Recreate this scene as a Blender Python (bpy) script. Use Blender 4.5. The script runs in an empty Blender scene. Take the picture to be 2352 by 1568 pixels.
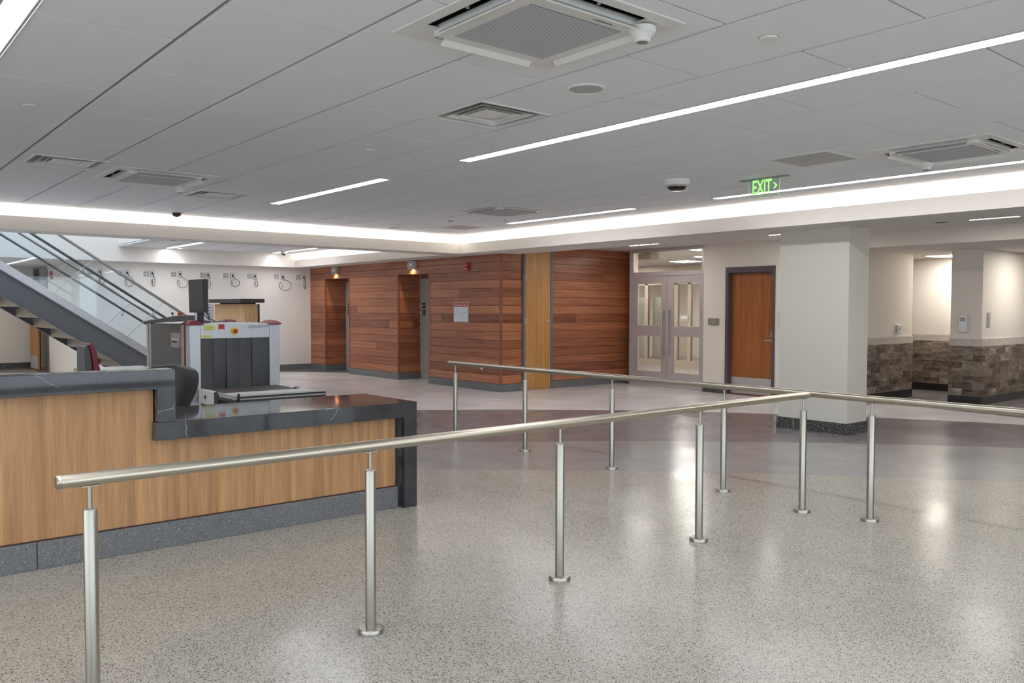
import bpy, bmesh, math, random
from mathutils import Matrix, Vector

random.seed(7)
SC = bpy.context.scene
COL = SC.collection
PI = math.pi

# ------------------------------------------------------------------ camera, world, exposure
cam_d = bpy.data.cameras.new('camera')
cam = bpy.data.objects.new('camera', cam_d)
COL.objects.link(cam)
cam_d.sensor_width = 36.0
cam_d.lens = 36.0 * 1927.5 / 2352
cam_d.clip_end = 200
_p, _y, _r = math.radians(2.2), math.radians(39.75), math.radians(0.12)
fwd = Vector((math.sin(_y) * math.cos(_p), math.cos(_y) * math.cos(_p), -math.sin(_p)))
rgt = Vector((math.cos(_y), -math.sin(_y), 0))
upv = rgt.cross(fwd)
rgt2 = math.cos(_r) * rgt + math.sin(_r) * upv
upv2 = -math.sin(_r) * rgt + math.cos(_r) * upv
M = Matrix((rgt2, upv2, -fwd)).transposed().to_4x4()
M.translation = Vector((0, 0, 1.457))
cam.matrix_world = M
SC.camera = cam

world = bpy.data.worlds.new('world')
SC.world = world
world.use_nodes = True
world.node_tree.nodes['Background'].inputs[0].default_value = (0.80, 0.90, 1.0, 1)
world.node_tree.nodes['Background'].inputs[1].default_value = 1.6
SC.view_settings.view_transform = 'Standard'
SC.view_settings.look = 'None'
SC.view_settings.gamma = 1.0
SC.view_settings.use_curve_mapping = False
SC.view_settings.exposure = 0.93
SC.cycles.max_bounces = 10
SC.cycles.diffuse_bounces = 7
SC.cycles.glossy_bounces = 4
SC.cycles.transparent_max_bounces = 16
SC.cycles.sample_clamp_indirect = 4.0
SC.cycles.use_denoising = True
SC.cycles.caustics_reflective = False
SC.cycles.caustics_refractive = False

STRIP = 14.0      # radiance of the linear ceiling lights
COVE = 11.5       # radiance of the LED strips in the coves

# ------------------------------------------------------------------ materials
MATS = {}


def s2l(c):
    return tuple(((v / 255) / 12.92 if v / 255 <= 0.04045 else ((v / 255 + 0.055) / 1.055) ** 2.4) for v in c) + (1,)


def new_mat(name):
    m = bpy.data.materials.new(name)
    m.use_nodes = True
    MATS[name] = m
    return m, m.node_tree, m.node_tree.nodes['Principled BSDF']


def mat(name, rgb, rough=0.5, metal=0.0, var=0.0, scale=3.0, spec=0.5, emit=None, estr=0.0, coat=0.0, bump=0.0, bscale=60):
    if name in MATS:
        return MATS[name]
    m, nt, b = new_mat(name)
    N, L = nt.nodes, nt.links
    c = s2l(rgb)
    b.inputs['Roughness'].default_value = rough
    b.inputs['Metallic'].default_value = metal
    b.inputs['Specular IOR Level'].default_value = spec
    b.inputs['Coat Weight'].default_value = coat
    tc = N.new('ShaderNodeTexCoord')
    no = N.new('ShaderNodeTexNoise')
    no.inputs['Scale'].default_value = scale
    no.inputs['Detail'].default_value = 3
    L.new(tc.outputs['Object'], no.inputs['Vector'])
    mx = N.new('ShaderNodeMix'); mx.data_type = 'RGBA'
    k = max(var, 0.01)
    mx.inputs[6].default_value = tuple(v * (1 - k) for v in c[:3]) + (1,)
    mx.inputs[7].default_value = tuple(min(1, v * (1 + k)) for v in c[:3]) + (1,)
    L.new(no.outputs['Fac'], mx.inputs[0])
    L.new(mx.outputs[2], b.inputs['Base Color'])
    if emit:
        b.inputs['Emission Color'].default_value = s2l(emit)
        b.inputs['Emission Strength'].default_value = estr
    if bump:
        n2 = N.new('ShaderNodeTexNoise'); n2.inputs['Scale'].default_value = bscale
        L.new(tc.outputs['Object'], n2.inputs['Vector'])
        bu = N.new('ShaderNodeBump'); bu.inputs['Strength'].default_value = bump; bu.inputs['Distance'].default_value = 0.002
        L.new(n2.outputs['Fac'], bu.inputs['Height']); L.new(bu.outputs[0], b.inputs['Normal'])
    return m


def nd(nt, typ, **kw):
    n = nt.nodes.new(typ)
    for k, v in kw.items():
        setattr(n, k, v)
    return n


def mth(nt, op, a, b=None, c=None):
    n = nt.nodes.new('ShaderNodeMath'); n.operation = op
    for i, v in enumerate((a, b, c)):
        if v is None:
            continue
        if isinstance(v, (int, float)):
            n.inputs[i].default_value = v
        else:
            nt.links.new(v, n.inputs[i])
    return n.outputs[0]


def mixc(nt, f, a, b, mode='MIX'):
    n = nt.nodes.new('ShaderNodeMix'); n.data_type = 'RGBA'; n.blend_type = mode
    for i, v in ((0, f), (6, a), (7, b)):
        if isinstance(v, (int, float)):
            n.inputs[i].default_value = v
        elif isinstance(v, tuple):
            n.inputs[i].default_value = v
        else:
            nt.links.new(v, n.inputs[i])
    return n.outputs[2]


def ramp(nt, f, pts):
    r = nt.nodes.new('ShaderNodeValToRGB')
    while len(r.color_ramp.elements) < len(pts):
        r.color_ramp.elements.new(0.5)
    for e, (p, c) in zip(r.color_ramp.elements, pts):
        e.position = p; e.color = c
    nt.links.new(f, r.inputs[0])
    return r.outputs[0]


def coords(nt):
    tc = nt.nodes.new('ShaderNodeTexCoord')
    sp = nt.nodes.new('ShaderNodeSeparateXYZ')
    nt.links.new(tc.outputs['Object'], sp.inputs[0])
    return tc.outputs['Object'], sp.outputs[0], sp.outputs[1], sp.outputs[2]


def noise(nt, vec, scale, detail=3, sc3=None, rough=0.5, dist=0.0):
    if sc3:
        mp = nt.nodes.new('ShaderNodeMapping'); mp.inputs['Scale'].default_value = sc3
        nt.links.new(vec, mp.inputs[0]); vec = mp.outputs[0]
    n = nt.nodes.new('ShaderNodeTexNoise')
    n.inputs['Scale'].default_value = scale; n.inputs['Detail'].default_value = detail
    n.inputs['Roughness'].default_value = rough; n.inputs['Distortion'].default_value = dist
    nt.links.new(vec, n.inputs['Vector'])
    return n.outputs['Fac']


def voro(nt, vec, scale, out='Color'):
    n = nt.nodes.new('ShaderNodeTexVoronoi'); n.inputs['Scale'].default_value = scale
    nt.links.new(vec, n.inputs['Vector'])
    return n.outputs[out]


def terrazzo(name, light, dark, chip, scale, rough, bands=False, whitechip=None, cf=0.87):
    m, nt, b = new_mat(name)
    v, x, y, z = coords(nt)
    L = nt.links
    vc = voro(nt, v, scale)
    bw = nt.nodes.new('ShaderNodeSeparateColor'); L.new(vc, bw.inputs[0])
    big = noise(nt, v, scale * 0.012, 3)
    sm = noise(nt, v, scale * 1.3, 2)
    base = ramp(nt, bw.outputs[0], [(0.0, s2l(dark)), (0.45, s2l(light)), (1.0, tuple(min(1, q * 1.12) for q in s2l(light)[:3]) + (1,))])
    darkchip = mth(nt, 'GREATER_THAN', bw.outputs[1], cf)
    base = mixc(nt, darkchip, base, s2l(chip))
    if whitechip:
        wc = mth(nt, 'GREATER_THAN', bw.outputs[2], 0.992)
        base = mixc(nt, wc, base, s2l(whitechip))
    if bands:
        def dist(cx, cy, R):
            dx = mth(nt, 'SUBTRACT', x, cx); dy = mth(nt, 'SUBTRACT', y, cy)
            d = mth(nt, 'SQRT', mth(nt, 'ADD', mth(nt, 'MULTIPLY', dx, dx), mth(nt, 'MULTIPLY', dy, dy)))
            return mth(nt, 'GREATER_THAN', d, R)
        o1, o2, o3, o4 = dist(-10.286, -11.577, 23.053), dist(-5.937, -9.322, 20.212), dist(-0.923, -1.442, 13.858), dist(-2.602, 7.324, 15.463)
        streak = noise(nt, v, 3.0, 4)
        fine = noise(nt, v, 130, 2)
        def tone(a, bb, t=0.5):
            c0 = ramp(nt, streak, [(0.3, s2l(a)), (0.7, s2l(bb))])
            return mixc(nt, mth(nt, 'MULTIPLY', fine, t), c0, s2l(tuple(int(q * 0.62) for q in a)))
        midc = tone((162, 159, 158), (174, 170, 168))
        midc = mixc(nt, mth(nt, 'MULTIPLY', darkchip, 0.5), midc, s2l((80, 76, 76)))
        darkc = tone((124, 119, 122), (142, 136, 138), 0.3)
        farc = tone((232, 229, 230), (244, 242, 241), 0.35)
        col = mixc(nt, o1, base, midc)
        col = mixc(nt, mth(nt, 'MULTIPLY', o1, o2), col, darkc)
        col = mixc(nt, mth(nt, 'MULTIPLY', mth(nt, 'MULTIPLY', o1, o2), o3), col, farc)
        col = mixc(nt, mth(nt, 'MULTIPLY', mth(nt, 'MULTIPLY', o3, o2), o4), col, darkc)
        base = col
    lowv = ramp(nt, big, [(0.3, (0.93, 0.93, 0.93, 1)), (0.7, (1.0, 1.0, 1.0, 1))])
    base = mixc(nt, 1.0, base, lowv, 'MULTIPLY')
    L.new(base, b.inputs['Base Color'])
    b.inputs['Roughness'].default_value = rough
    if bands:
        b.inputs['Specular IOR Level'].default_value = 0.24
        rn = ramp(nt, noise(nt, v, 1.2, 3), [(0.3, (rough * 0.8,) * 3 + (1,)), (0.7, (rough * 1.3,) * 3 + (1,))])
        L.new(rn, b.inputs['Roughness'])
    return m


def wood(name, c1, c2, c3, axis='Z', rough=0.35, pitch=None, seam=None, spec=0.5, gscale=26):
    """veneer / plank wood; axis = direction of the grain"""
    m, nt, b = new_mat(name)
    v, x, y, z = coords(nt)
    L = nt.links
    sc = {'X': (0.6, 12, 12), 'Y': (12, 0.6, 12), 'Z': (12, 12, 0.6), 'H': (0.6, 0.6, 14)}[axis]
    if pitch:
        off, p = pitch
        row = mth(nt, 'FLOOR', mth(nt, 'DIVIDE', mth(nt, 'SUBTRACT', z, off), p))
        along = mth(nt, 'ADD', x, y)
        seg = mth(nt, 'FLOOR', mth(nt, 'ADD', mth(nt, 'DIVIDE', along, 5.1), mth(nt, 'MULTIPLY', row, 0.37)))
        cmb = nt.nodes.new('ShaderNodeCombineXYZ'); L.new(row, cmb.inputs[0]); L.new(seg, cmb.inputs[1])
        wn = nt.nodes.new('ShaderNodeTexWhiteNoise'); L.new(cmb.outputs[0], wn.inputs[0])
        rnd = wn.outputs['Value']
        ad = nt.nodes.new('ShaderNodeVectorMath'); ad.operation = 'ADD'
        L.new(v, ad.inputs[0]); L.new(wn.outputs['Color'], ad.inputs[1]); v2 = ad.outputs[0]
    else:
        rnd = None; v2 = v
    g1 = noise(nt, v2, 1.6, 4, sc3=sc, rough=0.6)
    g2 = noise(nt, v2, gscale / 4, 3, sc3=sc, rough=0.6)
    f = mth(nt, 'ADD', mth(nt, 'MULTIPLY', g1, 0.65), mth(nt, 'MULTIPLY', g2, 0.35))
    if rnd:
        f = mth(nt, 'ADD', mth(nt, 'MULTIPLY', f, 0.76), mth(nt, 'MULTIPLY', rnd, 0.24))
    col = ramp(nt, f, [(0.28, s2l(c1)), (0.5, s2l(c2)), (0.72, s2l(c3))])
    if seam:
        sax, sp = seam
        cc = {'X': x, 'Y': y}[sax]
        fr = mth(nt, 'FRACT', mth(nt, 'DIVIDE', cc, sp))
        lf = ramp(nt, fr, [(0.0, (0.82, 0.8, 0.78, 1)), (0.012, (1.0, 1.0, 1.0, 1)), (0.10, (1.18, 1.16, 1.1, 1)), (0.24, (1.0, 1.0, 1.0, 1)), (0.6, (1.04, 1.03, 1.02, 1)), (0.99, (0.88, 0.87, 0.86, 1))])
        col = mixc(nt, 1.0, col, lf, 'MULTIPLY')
    L.new(col, b.inputs['Base Color'])
    b.inputs['Roughness'].default_value = rough
    b.inputs['Specular IOR Level'].default_value = spec
    return m


def stone(name, c1, c2, vein, rough=0.18):
    m, nt, b = new_mat(name)
    v, x, y, z = coords(nt)
    n1 = noise(nt, v, 5, 5, rough=0.6)
    col = ramp(nt, n1, [(0.3, s2l(c1)), (0.7, s2l(c2))])
    vn = nt.nodes.new('ShaderNodeTexVoronoi'); vn.feature = 'DISTANCE_TO_EDGE'; vn.inputs['Scale'].default_value = 2.1
    wob = nt.nodes.new('ShaderNodeVectorMath'); wob.operation = 'ADD'
    nz = nt.nodes.new('ShaderNodeTexNoise'); nz.inputs['Scale'].default_value = 9; nt.links.new(v, nz.inputs['Vector'])
    sc_ = nt.nodes.new('ShaderNodeVectorMath'); sc_.operation = 'SCALE'; sc_.inputs['Scale'].default_value = 0.05
    nt.links.new(nz.outputs['Color'], sc_.inputs[0]); nt.links.new(v, wob.inputs[0]); nt.links.new(sc_.outputs[0], wob.inputs[1])
    nt.links.new(wob.outputs[0], vn.inputs['Vector'])
    msk = mth(nt, 'LESS_THAN', vn.outputs['Distance'], 0.0022)
    n3 = noise(nt, v, 2.2, 2)
    msk = mth(nt, 'MULTIPLY', msk, mth(nt, 'MULTIPLY', mth(nt, 'GREATER_THAN', n3, 0.5), 0.55))
    col = mixc(nt, msk, col, s2l(vein))
    nt.links.new(col, b.inputs['Base Color'])
    b.inputs['Roughness'].default_value = rough
    return m


def walltile(name, scale_uv=1.0):
    """brown slate-look tiles laid in running bond with a pale border row on top (z 0.9 - 1.03)"""
    m, nt, b = new_mat(name)
    v, x, y, z = coords(nt)
    L = nt.links
    ph = 0.106
    row = mth(nt, 'FLOOR', mth(nt, 'DIVIDE', mth(nt, 'SUBTRACT', z, 0.13), ph))
    along = mth(nt, 'ADD', x, y)
    w = 0.305
    off = mth(nt, 'MULTIPLY', mth(nt, 'MODULO', row, 2.0), 0.5)
    u = mth(nt, 'ADD', mth(nt, 'DIVIDE', along, w), off)
    ci = mth(nt, 'FLOOR', u); fu = mth(nt, 'FRACT', u)
    fz = mth(nt, 'FRACT', mth(nt, 'DIVIDE', mth(nt, 'SUBTRACT', z, 0.13), ph))
    g = mth(nt, 'MAXIMUM', mth(nt, 'LESS_THAN', fu, 0.010), mth(nt, 'LESS_THAN', fz, 0.03))
    cmb = nt.nodes.new('ShaderNodeCombineXYZ'); L.new(row, cmb.inputs[0]); L.new(ci, cmb.inputs[1])
    wn = nt.nodes.new('ShaderNodeTexWhiteNoise'); L.new(cmb.outputs[0], wn.inputs[0])
    ad = nt.nodes.new('ShaderNodeVectorMath'); ad.operation = 'ADD'
    L.new(v, ad.inputs[0]); L.new(wn.outputs['Color'], ad.inputs[1])
    mp = nt.nodes.new('ShaderNodeMapping'); mp.inputs['Rotation'].default_value = (0.5, 0.6, 0.5); mp.inputs['Scale'].default_value = (1, 1, 2.6)
    L.new(ad.outputs[0], mp.inputs[0])
    n1 = noise(nt, mp.outputs[0], 6, 6, rough=0.65, dist=0.8)
    f = mth(nt, 'ADD', mth(nt, 'MULTIPLY', n1, 0.8), mth(nt, 'MULTIPLY', wn.outputs['Value'], 0.2))
    col = ramp(nt, f, [(0.3, s2l((62, 51, 44))), (0.48, s2l((110, 97, 86))), (0.62, s2l((140, 128, 116))), (0.75, s2l((186, 174, 160)))])
    pale = ramp(nt, n1, [(0.3, s2l((176, 168, 160))), (0.7, s2l((205, 198, 190)))])
    top = mth(nt, 'GREATER_THAN', z, 0.13 + ph * 7.3)
    col = mixc(nt, top, col, pale)
    col = mixc(nt, mth(nt, 'MULTIPLY', g, 0.7), col, s2l((165, 155, 145)))
    edge = mth(nt, 'GREATER_THAN', z, 1.018)
    col = mixc(nt, edge, col, s2l((225, 220, 212)))
    L.new(col, b.inputs['Base Color'])
    b.inputs['Roughness'].default_value = 0.55
    b.inputs['Specular IOR Level'].default_value = 0.3
    return m


def glass(name, tint=(0.93, 0.97, 0.97, 1), refl=1.0):
    m = bpy.data.materials.new(name); m.use_nodes = True; MATS[name] = m
    nt = m.node_tree; nt.nodes.clear()
    o = nt.nodes.new('ShaderNodeOutputMaterial')
    t = nt.nodes.new('ShaderNodeBsdfTransparent'); t.inputs[0].default_value = tint
    g = nt.nodes.new('ShaderNodeBsdfGlossy'); g.inputs['Roughness'].default_value = 0.02
    g.inputs[0].default_value = (1, 1, 1, 1)
    fr = nt.nodes.new('ShaderNodeFresnel'); fr.inputs[0].default_value = 1.45
    mu = mth(nt, 'MULTIPLY', fr.outputs[0], refl)
    mx = nt.nodes.new('ShaderNodeMixShader')
    nt.links.new(mu, mx.inputs[0]); nt.links.new(t.outputs[0], mx.inputs[1]); nt.links.new(g.outputs[0], mx.inputs[2])
    nt.links.new(mx.outputs[0], o.inputs[0])
    return m


def emis(name, rgb, strength):
    m = bpy.data.materials.new(name); m.use_nodes = True; MATS[name] = m
    nt = m.node_tree; nt.nodes.clear()
    o = nt.nodes.new('ShaderNodeOutputMaterial')
    e = nt.nodes.new('ShaderNodeEmission'); e.inputs[0].default_value = s2l(rgb); e.inputs[1].default_value = strength
    nt.links.new(e.outputs[0], o.inputs[0])
    return m


def brushed(name, rgb, rough=0.3, axis='Z', metal=1.0):
    m, nt, b = new_mat(name)
    v, x, y, z = coords(nt)
    sc = {'X': (1, 60, 60), 'Y': (60, 1, 60), 'Z': (60, 60, 1)}[axis]
    n = noise(nt, v, 4, 3, sc3=sc)
    c = s2l(rgb)
    col = ramp(nt, n, [(0.3, tuple(q * 0.9 for q in c[:3]) + (1,)), (0.7, tuple(min(1, q * 1.08) for q in c[:3]) + (1,))])
    nt.links.new(col, b.inputs['Base Color'])
    r = ramp(nt, n, [(0.3, (rough * 0.85,) * 3 + (1,)), (0.7, (rough * 1.15,) * 3 + (1,))])
    nt.links.new(r, b.inputs['Roughness'])
    b.inputs['Metallic'].default_value = metal
    return m


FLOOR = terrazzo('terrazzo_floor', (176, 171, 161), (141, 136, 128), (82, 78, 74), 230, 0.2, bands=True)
BASE_G = terrazzo('grey_terrazzo_base', (114, 115, 116), (98, 99, 102), (72, 73, 75), 290, 0.3, cf=0.9, whitechip=(205, 205, 200))
BASE_B = terrazzo('black_granite_base', (64, 64, 62), (44, 44, 44), (132, 132, 126), 150, 0.2, whitechip=(190, 188, 178))
TILE = mat('ceiling_tile', (232, 234, 237), 0.9, var=0.015, scale=1.5, spec=0.1)
GRID = mat('ceiling_grid', (146, 148, 150), 0.7, spec=0.2)  # white tees; the darker grey paints in the shade of the gaps
WALL = mat('cream_wall_paint', (221, 214, 205), 0.6, var=0.015, scale=0.8, spec=0.25)
WALLW = mat('white_wall_paint', (226, 222, 217), 0.65, var=0.01, scale=0.6, spec=0.25)
COLP = mat('column_paint', (204, 200, 189), 0.55, var=0.02, scale=0.7, spec=0.25)
SOFF = mat('soffit_paint', (214, 210, 205), 0.7, var=0.01, spec=0.2)
DRK = mat('dark_void', (22, 22, 24), 0.8)
PLANK = wood('red_plank_wood', (100, 54, 36), (152, 92, 64), (190, 126, 88), axis='H', rough=0.3, pitch=(0.14, 0.154), gscale=30)
PLAIN = wood('wood_edge_trim', (110, 62, 44), (140, 84, 62), (158, 98, 74), axis='Z', rough=0.4)
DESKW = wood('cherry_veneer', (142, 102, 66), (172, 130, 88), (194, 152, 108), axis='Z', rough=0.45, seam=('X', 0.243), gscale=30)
DOORY = wood('oak_door_veneer', (162, 112, 58), (184, 134, 76), (200, 152, 94), axis='Z', rough=0.4)
DOORB = wood('brown_door_veneer', (120, 66, 26), (150, 86, 36), (170, 104, 50), axis='Z', rough=0.4)
KIOSKW = wood('kiosk_veneer', (168, 130, 88), (190, 152, 108), (204, 168, 126), axis='Z', rough=0.5)
STONE = stone('black_veined_stone', (46, 47, 50), (66, 67, 70), (180, 180, 176), 0.06)
SLATE = walltile('slate_wall_tile')
STEEL = brushed('brushed_stainless_rail', (194, 186, 170), 0.34, 'X')
STEELY = brushed('brushed_stainless_rail_far', (184, 177, 162), 0.34, 'Y')
STEELZ = brushed('brushed_stainless_post', (170, 166, 156), 0.32, 'Z')
ELEV = brushed('brushed_elevator_steel', (205, 208, 206), 0.42, 'Z', metal=0.5)
MACH = brushed('machine_aluminium', (186, 190, 194), 0.36, 'Z', metal=0.6)
ALU = mat('storefront_aluminium', (188, 180, 180), 0.4, metal=0.35)
DKFR = mat('dark_bronze_frame', (84, 76, 78), 0.45)
GRFR = mat('grey_door_frame', (104, 104, 110), 0.5)
STAIR = mat('charcoal_painted_steel', (88, 90, 94), 0.42, var=0.03, metal=0.2)
CLAMP = brushed('stainless_shoe_plate', (176, 178, 180), 0.32, 'X')
TREAD = mat('stair_tread_plate', (158, 146, 132), 0.35, metal=0.5, var=0.1, scale=4)
BLACK = mat('black_plastic', (40, 39, 42), 0.42)
DGREY = mat('dark_grey_plastic', (74, 75, 78), 0.45)
RUBBER = mat('curtain_rubber', (66, 66, 68), 0.42, var=0.16, scale=3)
MAROON = mat('maroon_plastic', (112, 28, 44), 0.4)
WHITE = mat('white_plastic', (224, 223, 220), 0.45)
LGREY = mat('light_grey_plastic', (178, 178, 176), 0.5)
MGREY = mat('mid_grey_plastic', (140, 138, 134), 0.5)
RED = mat('signal_red', (176, 32, 38), 0.4)
YEL = mat('signal_yellow', (226, 196, 30), 0.45)
LYEL = mat('label_yellow', (216, 218, 104), 0.6)
PAPER = mat('paper_white', (222, 224, 230), 0.8)
INK = mat('black_ink', (30, 30, 34), 0.7)
INKG = mat('grey_ink', (120, 124, 136), 0.7)
KNEES = mat('kick_plate_steel', (188, 186, 186), 0.35, metal=0.6)
BELT = mat('conveyor_belt', (84, 76, 72), 0.7, bump=0.3)
MESHG = mat('perforated_metal', (178, 178, 178), 0.6, var=0.05, scale=200)
EM_STRIP = emis('linear_light_diffuser', (248, 250, 255), STRIP)
EM_COVE = emis('cove_led', (255, 246, 236), COVE)
EM_SMALL = emis('panel_light_diffuser', (255, 250, 242), 30.0)
EM_BAR = emis('light_bar_diffuser', (255, 250, 242), 32.0)
EM_ALC = emis('alcove_light_diffuser', (255, 248, 238), 18.0)
EM_LOB = emis('lobby_light_diffuser', (255, 250, 242), 11.0)
EM_SPOT = emis('downlight_lens', (255, 240, 215), 6.0)
EM_EXIT = emis('exit_green', (150, 240, 120), 0.85)
GLASS = glass('clear_glass', (0.985, 0.99, 0.985, 1))
GLASSG = glass('stair_glass', (0.935, 0.96, 0.975, 1), 0.8)
ACRY = glass('sign_acrylic', (0.9, 0.96, 0.92, 1), 0.8)
DOME = glass('camera_dome_glass', (0.25, 0.24, 0.23, 1), 1.5)


def grille_mat():
    m, nt, b = new_mat('air_grille_slats')
    v, x, y, z = coords(nt)
    f = mth(nt, 'FRACT', mth(nt, 'MULTIPLY', y, 75))
    f2 = mth(nt, 'FRACT', mth(nt, 'MULTIPLY', x, 75))
    g = mth(nt, 'GREATER_THAN', f, 0.42)
    g2 = mth(nt, 'MULTIPLY', mth(nt, 'GREATER_THAN', f2, 0.85), 0.25)
    c = mixc(nt, g, s2l((132, 134, 138)), s2l((206, 208, 213)))
    c = mixc(nt, g2, c, s2l((150, 152, 158)))
    nt.links.new(c, b.inputs['Base Color'])
    b.inputs['Roughness'].default_value = 0.6
    return m


GRILLE = grille_mat()

# ------------------------------------------------------------------ mesh helpers


class MB:
    def __init__(self):
        self.bm = bmesh.new()

    def box(self, x0, x1, y0, y1, z0, z1):
        v = [self.bm.verts.new(p) for p in ((x0, y0, z0), (x1, y0, z0), (x1, y1, z0), (x0, y1, z0), (x0, y0, z1), (x1, y0, z1), (x1, y1, z1), (x0, y1, z1))]
        for f in ((0, 3, 2, 1), (4, 5, 6, 7), (0, 1, 5, 4), (1, 2, 6, 5), (2, 3, 7, 6), (3, 0, 4, 7)):
            self.bm.faces.new([v[i] for i in f])
        return self

    def quad(self, *pts):
        self.bm.faces.new([self.bm.verts.new(p) for p in pts])
        return self

    def prism(self, poly, axis, a, b):
        """poly: 2D points in the two other axes (in x,y,z order), extruded from a to b along axis"""
        def P(u, w, t):
            return {'X': (t, u, w), 'Y': (u, t, w), 'Z': (u, w, t)}[axis]
        va = [self.bm.verts.new(P(u, w, a)) for u, w in poly]
        vb = [self.bm.verts.new(P(u, w, b)) for u, w in poly]
        n = len(poly)
        self.bm.faces.new(va); self.bm.faces.new(vb[::-1])
        for i in range(n):
            self.bm.faces.new([va[i], va[(i + 1) % n], vb[(i + 1) % n], vb[i]])
        return self

    def rings(self, rings, cap=True):
        """rings: list of lists of points, same count"""
        vs = [[self.bm.verts.new(p) for p in r] for r in rings]
        n = len(vs[0])
        for a, b in zip(vs, vs[1:]):
            for i in range(n):
                self.bm.faces.new([a[i], a[(i + 1) % n], b[(i + 1) % n], b[i]])
        if cap:
            self.bm.faces.new(vs[0][::-1]); self.bm.faces.new(vs[-1])
        return self

    def lathe(self, prof, c=(0, 0, 0), axis='Z', seg=24, cap=True):
        rs = []
        for r, h in prof:
            ring = []
            for i in range(seg):
                a = 2 * PI * i / seg
                u, w = r * math.cos(a), r * math.sin(a)
                p = {'Z': (u, w, h), 'X': (h, u, w), 'Y': (w, h, u)}[axis]
                ring.append((p[0] + c[0], p[1] + c[1], p[2] + c[2]))
            rs.append(ring)
        return self.rings(rs, cap)

    def tube(self, pts, r, seg=12, cap=True):
        pts = [Vector(p) for p in pts]
        rs = []
        prev = None
        for i, p in enumerate(pts):
            if i == 0: t = pts[1] - p
            elif i == len(pts) - 1: t = p - pts[-2]
            else: t = (pts[i + 1] - p).normalized() + (p - pts[i - 1]).normalized()
            t.normalize()
            if prev is None:
                ref = Vector((0, 0, 1)) if abs(t.z) < 0.9 else Vector((1, 0, 0))
                n = t.cross(ref).normalized()
            else:
                n = (prev - t * prev.dot(t)).normalized()
            prev = n
            b = t.cross(n)
            rs.append([tuple(p + r * (math.cos(2 * PI * k / seg) * n + math.sin(2 * PI * k / seg) * b)) for k in range(seg)])
        return self.rings(rs, cap)

    def build(self, name, m, parent=None, smooth=False, bevel=0.0, **tags):
        bmesh.ops.recalc_face_normals(self.bm, faces=self.bm.faces[:])
        me = bpy.data.meshes.new(name)
        self.bm.to_mesh(me); self.bm.free()
        ms = m if isinstance(m, (list, tuple)) else [m]
        for q in ms: me.materials.append(q)
        if smooth:
            for p in me.polygons: p.use_smooth = True
            try:
                me.set_sharp_from_angle(angle=math.radians(40))
            except Exception:
                pass
        o = bpy.data.objects.new(name, me); COL.objects.link(o)
        if parent is not None: o.parent = parent
        if bevel:
            bv = o.modifiers.new('bevel', 'BEVEL'); bv.width = bevel; bv.segments = 2; bv.limit_method = 'ANGLE'; bv.angle_limit = math.radians(40)
        for k, v in tags.items():
            o[k] = v
        return o


def thing(name, label, cat, loc=(0, 0, 0), rz=0, group=None):
    o = bpy.data.objects.new(name, None); COL.objects.link(o)
    o.empty_display_size = 0.1
    o.location = loc; o.rotation_euler = (0, 0, rz)
    o['label'] = label; o['category'] = cat
    if group: o['group'] = group
    return o


def st(o, label=None, cat=None):
    o['kind'] = 'structure'
    if label: o['label'] = label
    if cat: o['category'] = cat
    return o


def dup(root, loc, label=None, rz=None):
    r = root.copy(); COL.objects.link(r); r.location = loc
    if rz is not None: r.rotation_euler = (0, 0, rz)
    if label: r['label'] = label
    for ch in list(root.children):
        c = ch.copy(); COL.objects.link(c); c.parent = r
        for g in list(ch.children):
            d = g.copy(); COL.objects.link(d); d.parent = c
    return r


def text(name, body, size, loc, rot, m, parent, extrude=0.0008, align='CENTER', bold=False, sx=1.0):
    cu = bpy.data.curves.new(name, 'FONT'); cu.body = body; cu.size = size; cu.extrude = extrude
    cu.align_x = align; cu.align_y = 'CENTER'
    if bold: cu.offset = size * 0.018
    cu.materials.append(m)
    tmp = bpy.data.objects.new('tmp_text', cu); COL.objects.link(tmp)
    bpy.context.view_layer.update()
    me = bpy.data.meshes.new_from_object(tmp.evaluated_get(bpy.context.evaluated_depsgraph_get()))
    me.name = name
    bpy.data.objects.remove(tmp); bpy.data.curves.remove(cu)
    o = bpy.data.objects.new(name, me); COL.objects.link(o); o.parent = parent
    o.location = loc; o.rotation_euler = rot; o.scale = (sx, 1, 1)
    return o


FX = (PI / 2, 0, -PI / 2)   # text on a face that looks towards -X
FY = (PI / 2, 0, 0)         # text on a face that looks towards -Y

CE, SO, CO = 2.738, 2.43, 2.60   # tiled ceiling, soffit and corridor ceiling heights

# ------------------------------------------------------------------ setting: floor, ceilings, soffits
st(MB().box(-6, 21, -6, 25, -0.1, 0).build('floor', FLOOR))

GX0, GY0, GM = 1.362, 3.547, 0.6096


def cut(rects, h):
    out = []
    hx0, hx1, hy0, hy1 = h
    for x0, x1, y0, y1 in rects:
        if hx1 <= x0 or hx0 >= x1 or hy1 <= y0 or hy0 >= y1:
            out.append((x0, x1, y0, y1)); continue
        if hx0 > x0: out.append((x0, hx0, y0, y1))
        if hx1 < x1: out.append((hx1, x1, y0, y1))
        a, b = max(x0, hx0), min(x1, hx1)
        if hy0 > y0: out.append((a, b, y0, hy0))
        if hy1 < y1: out.append((a, b, hy1, y1))
    return out


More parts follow.
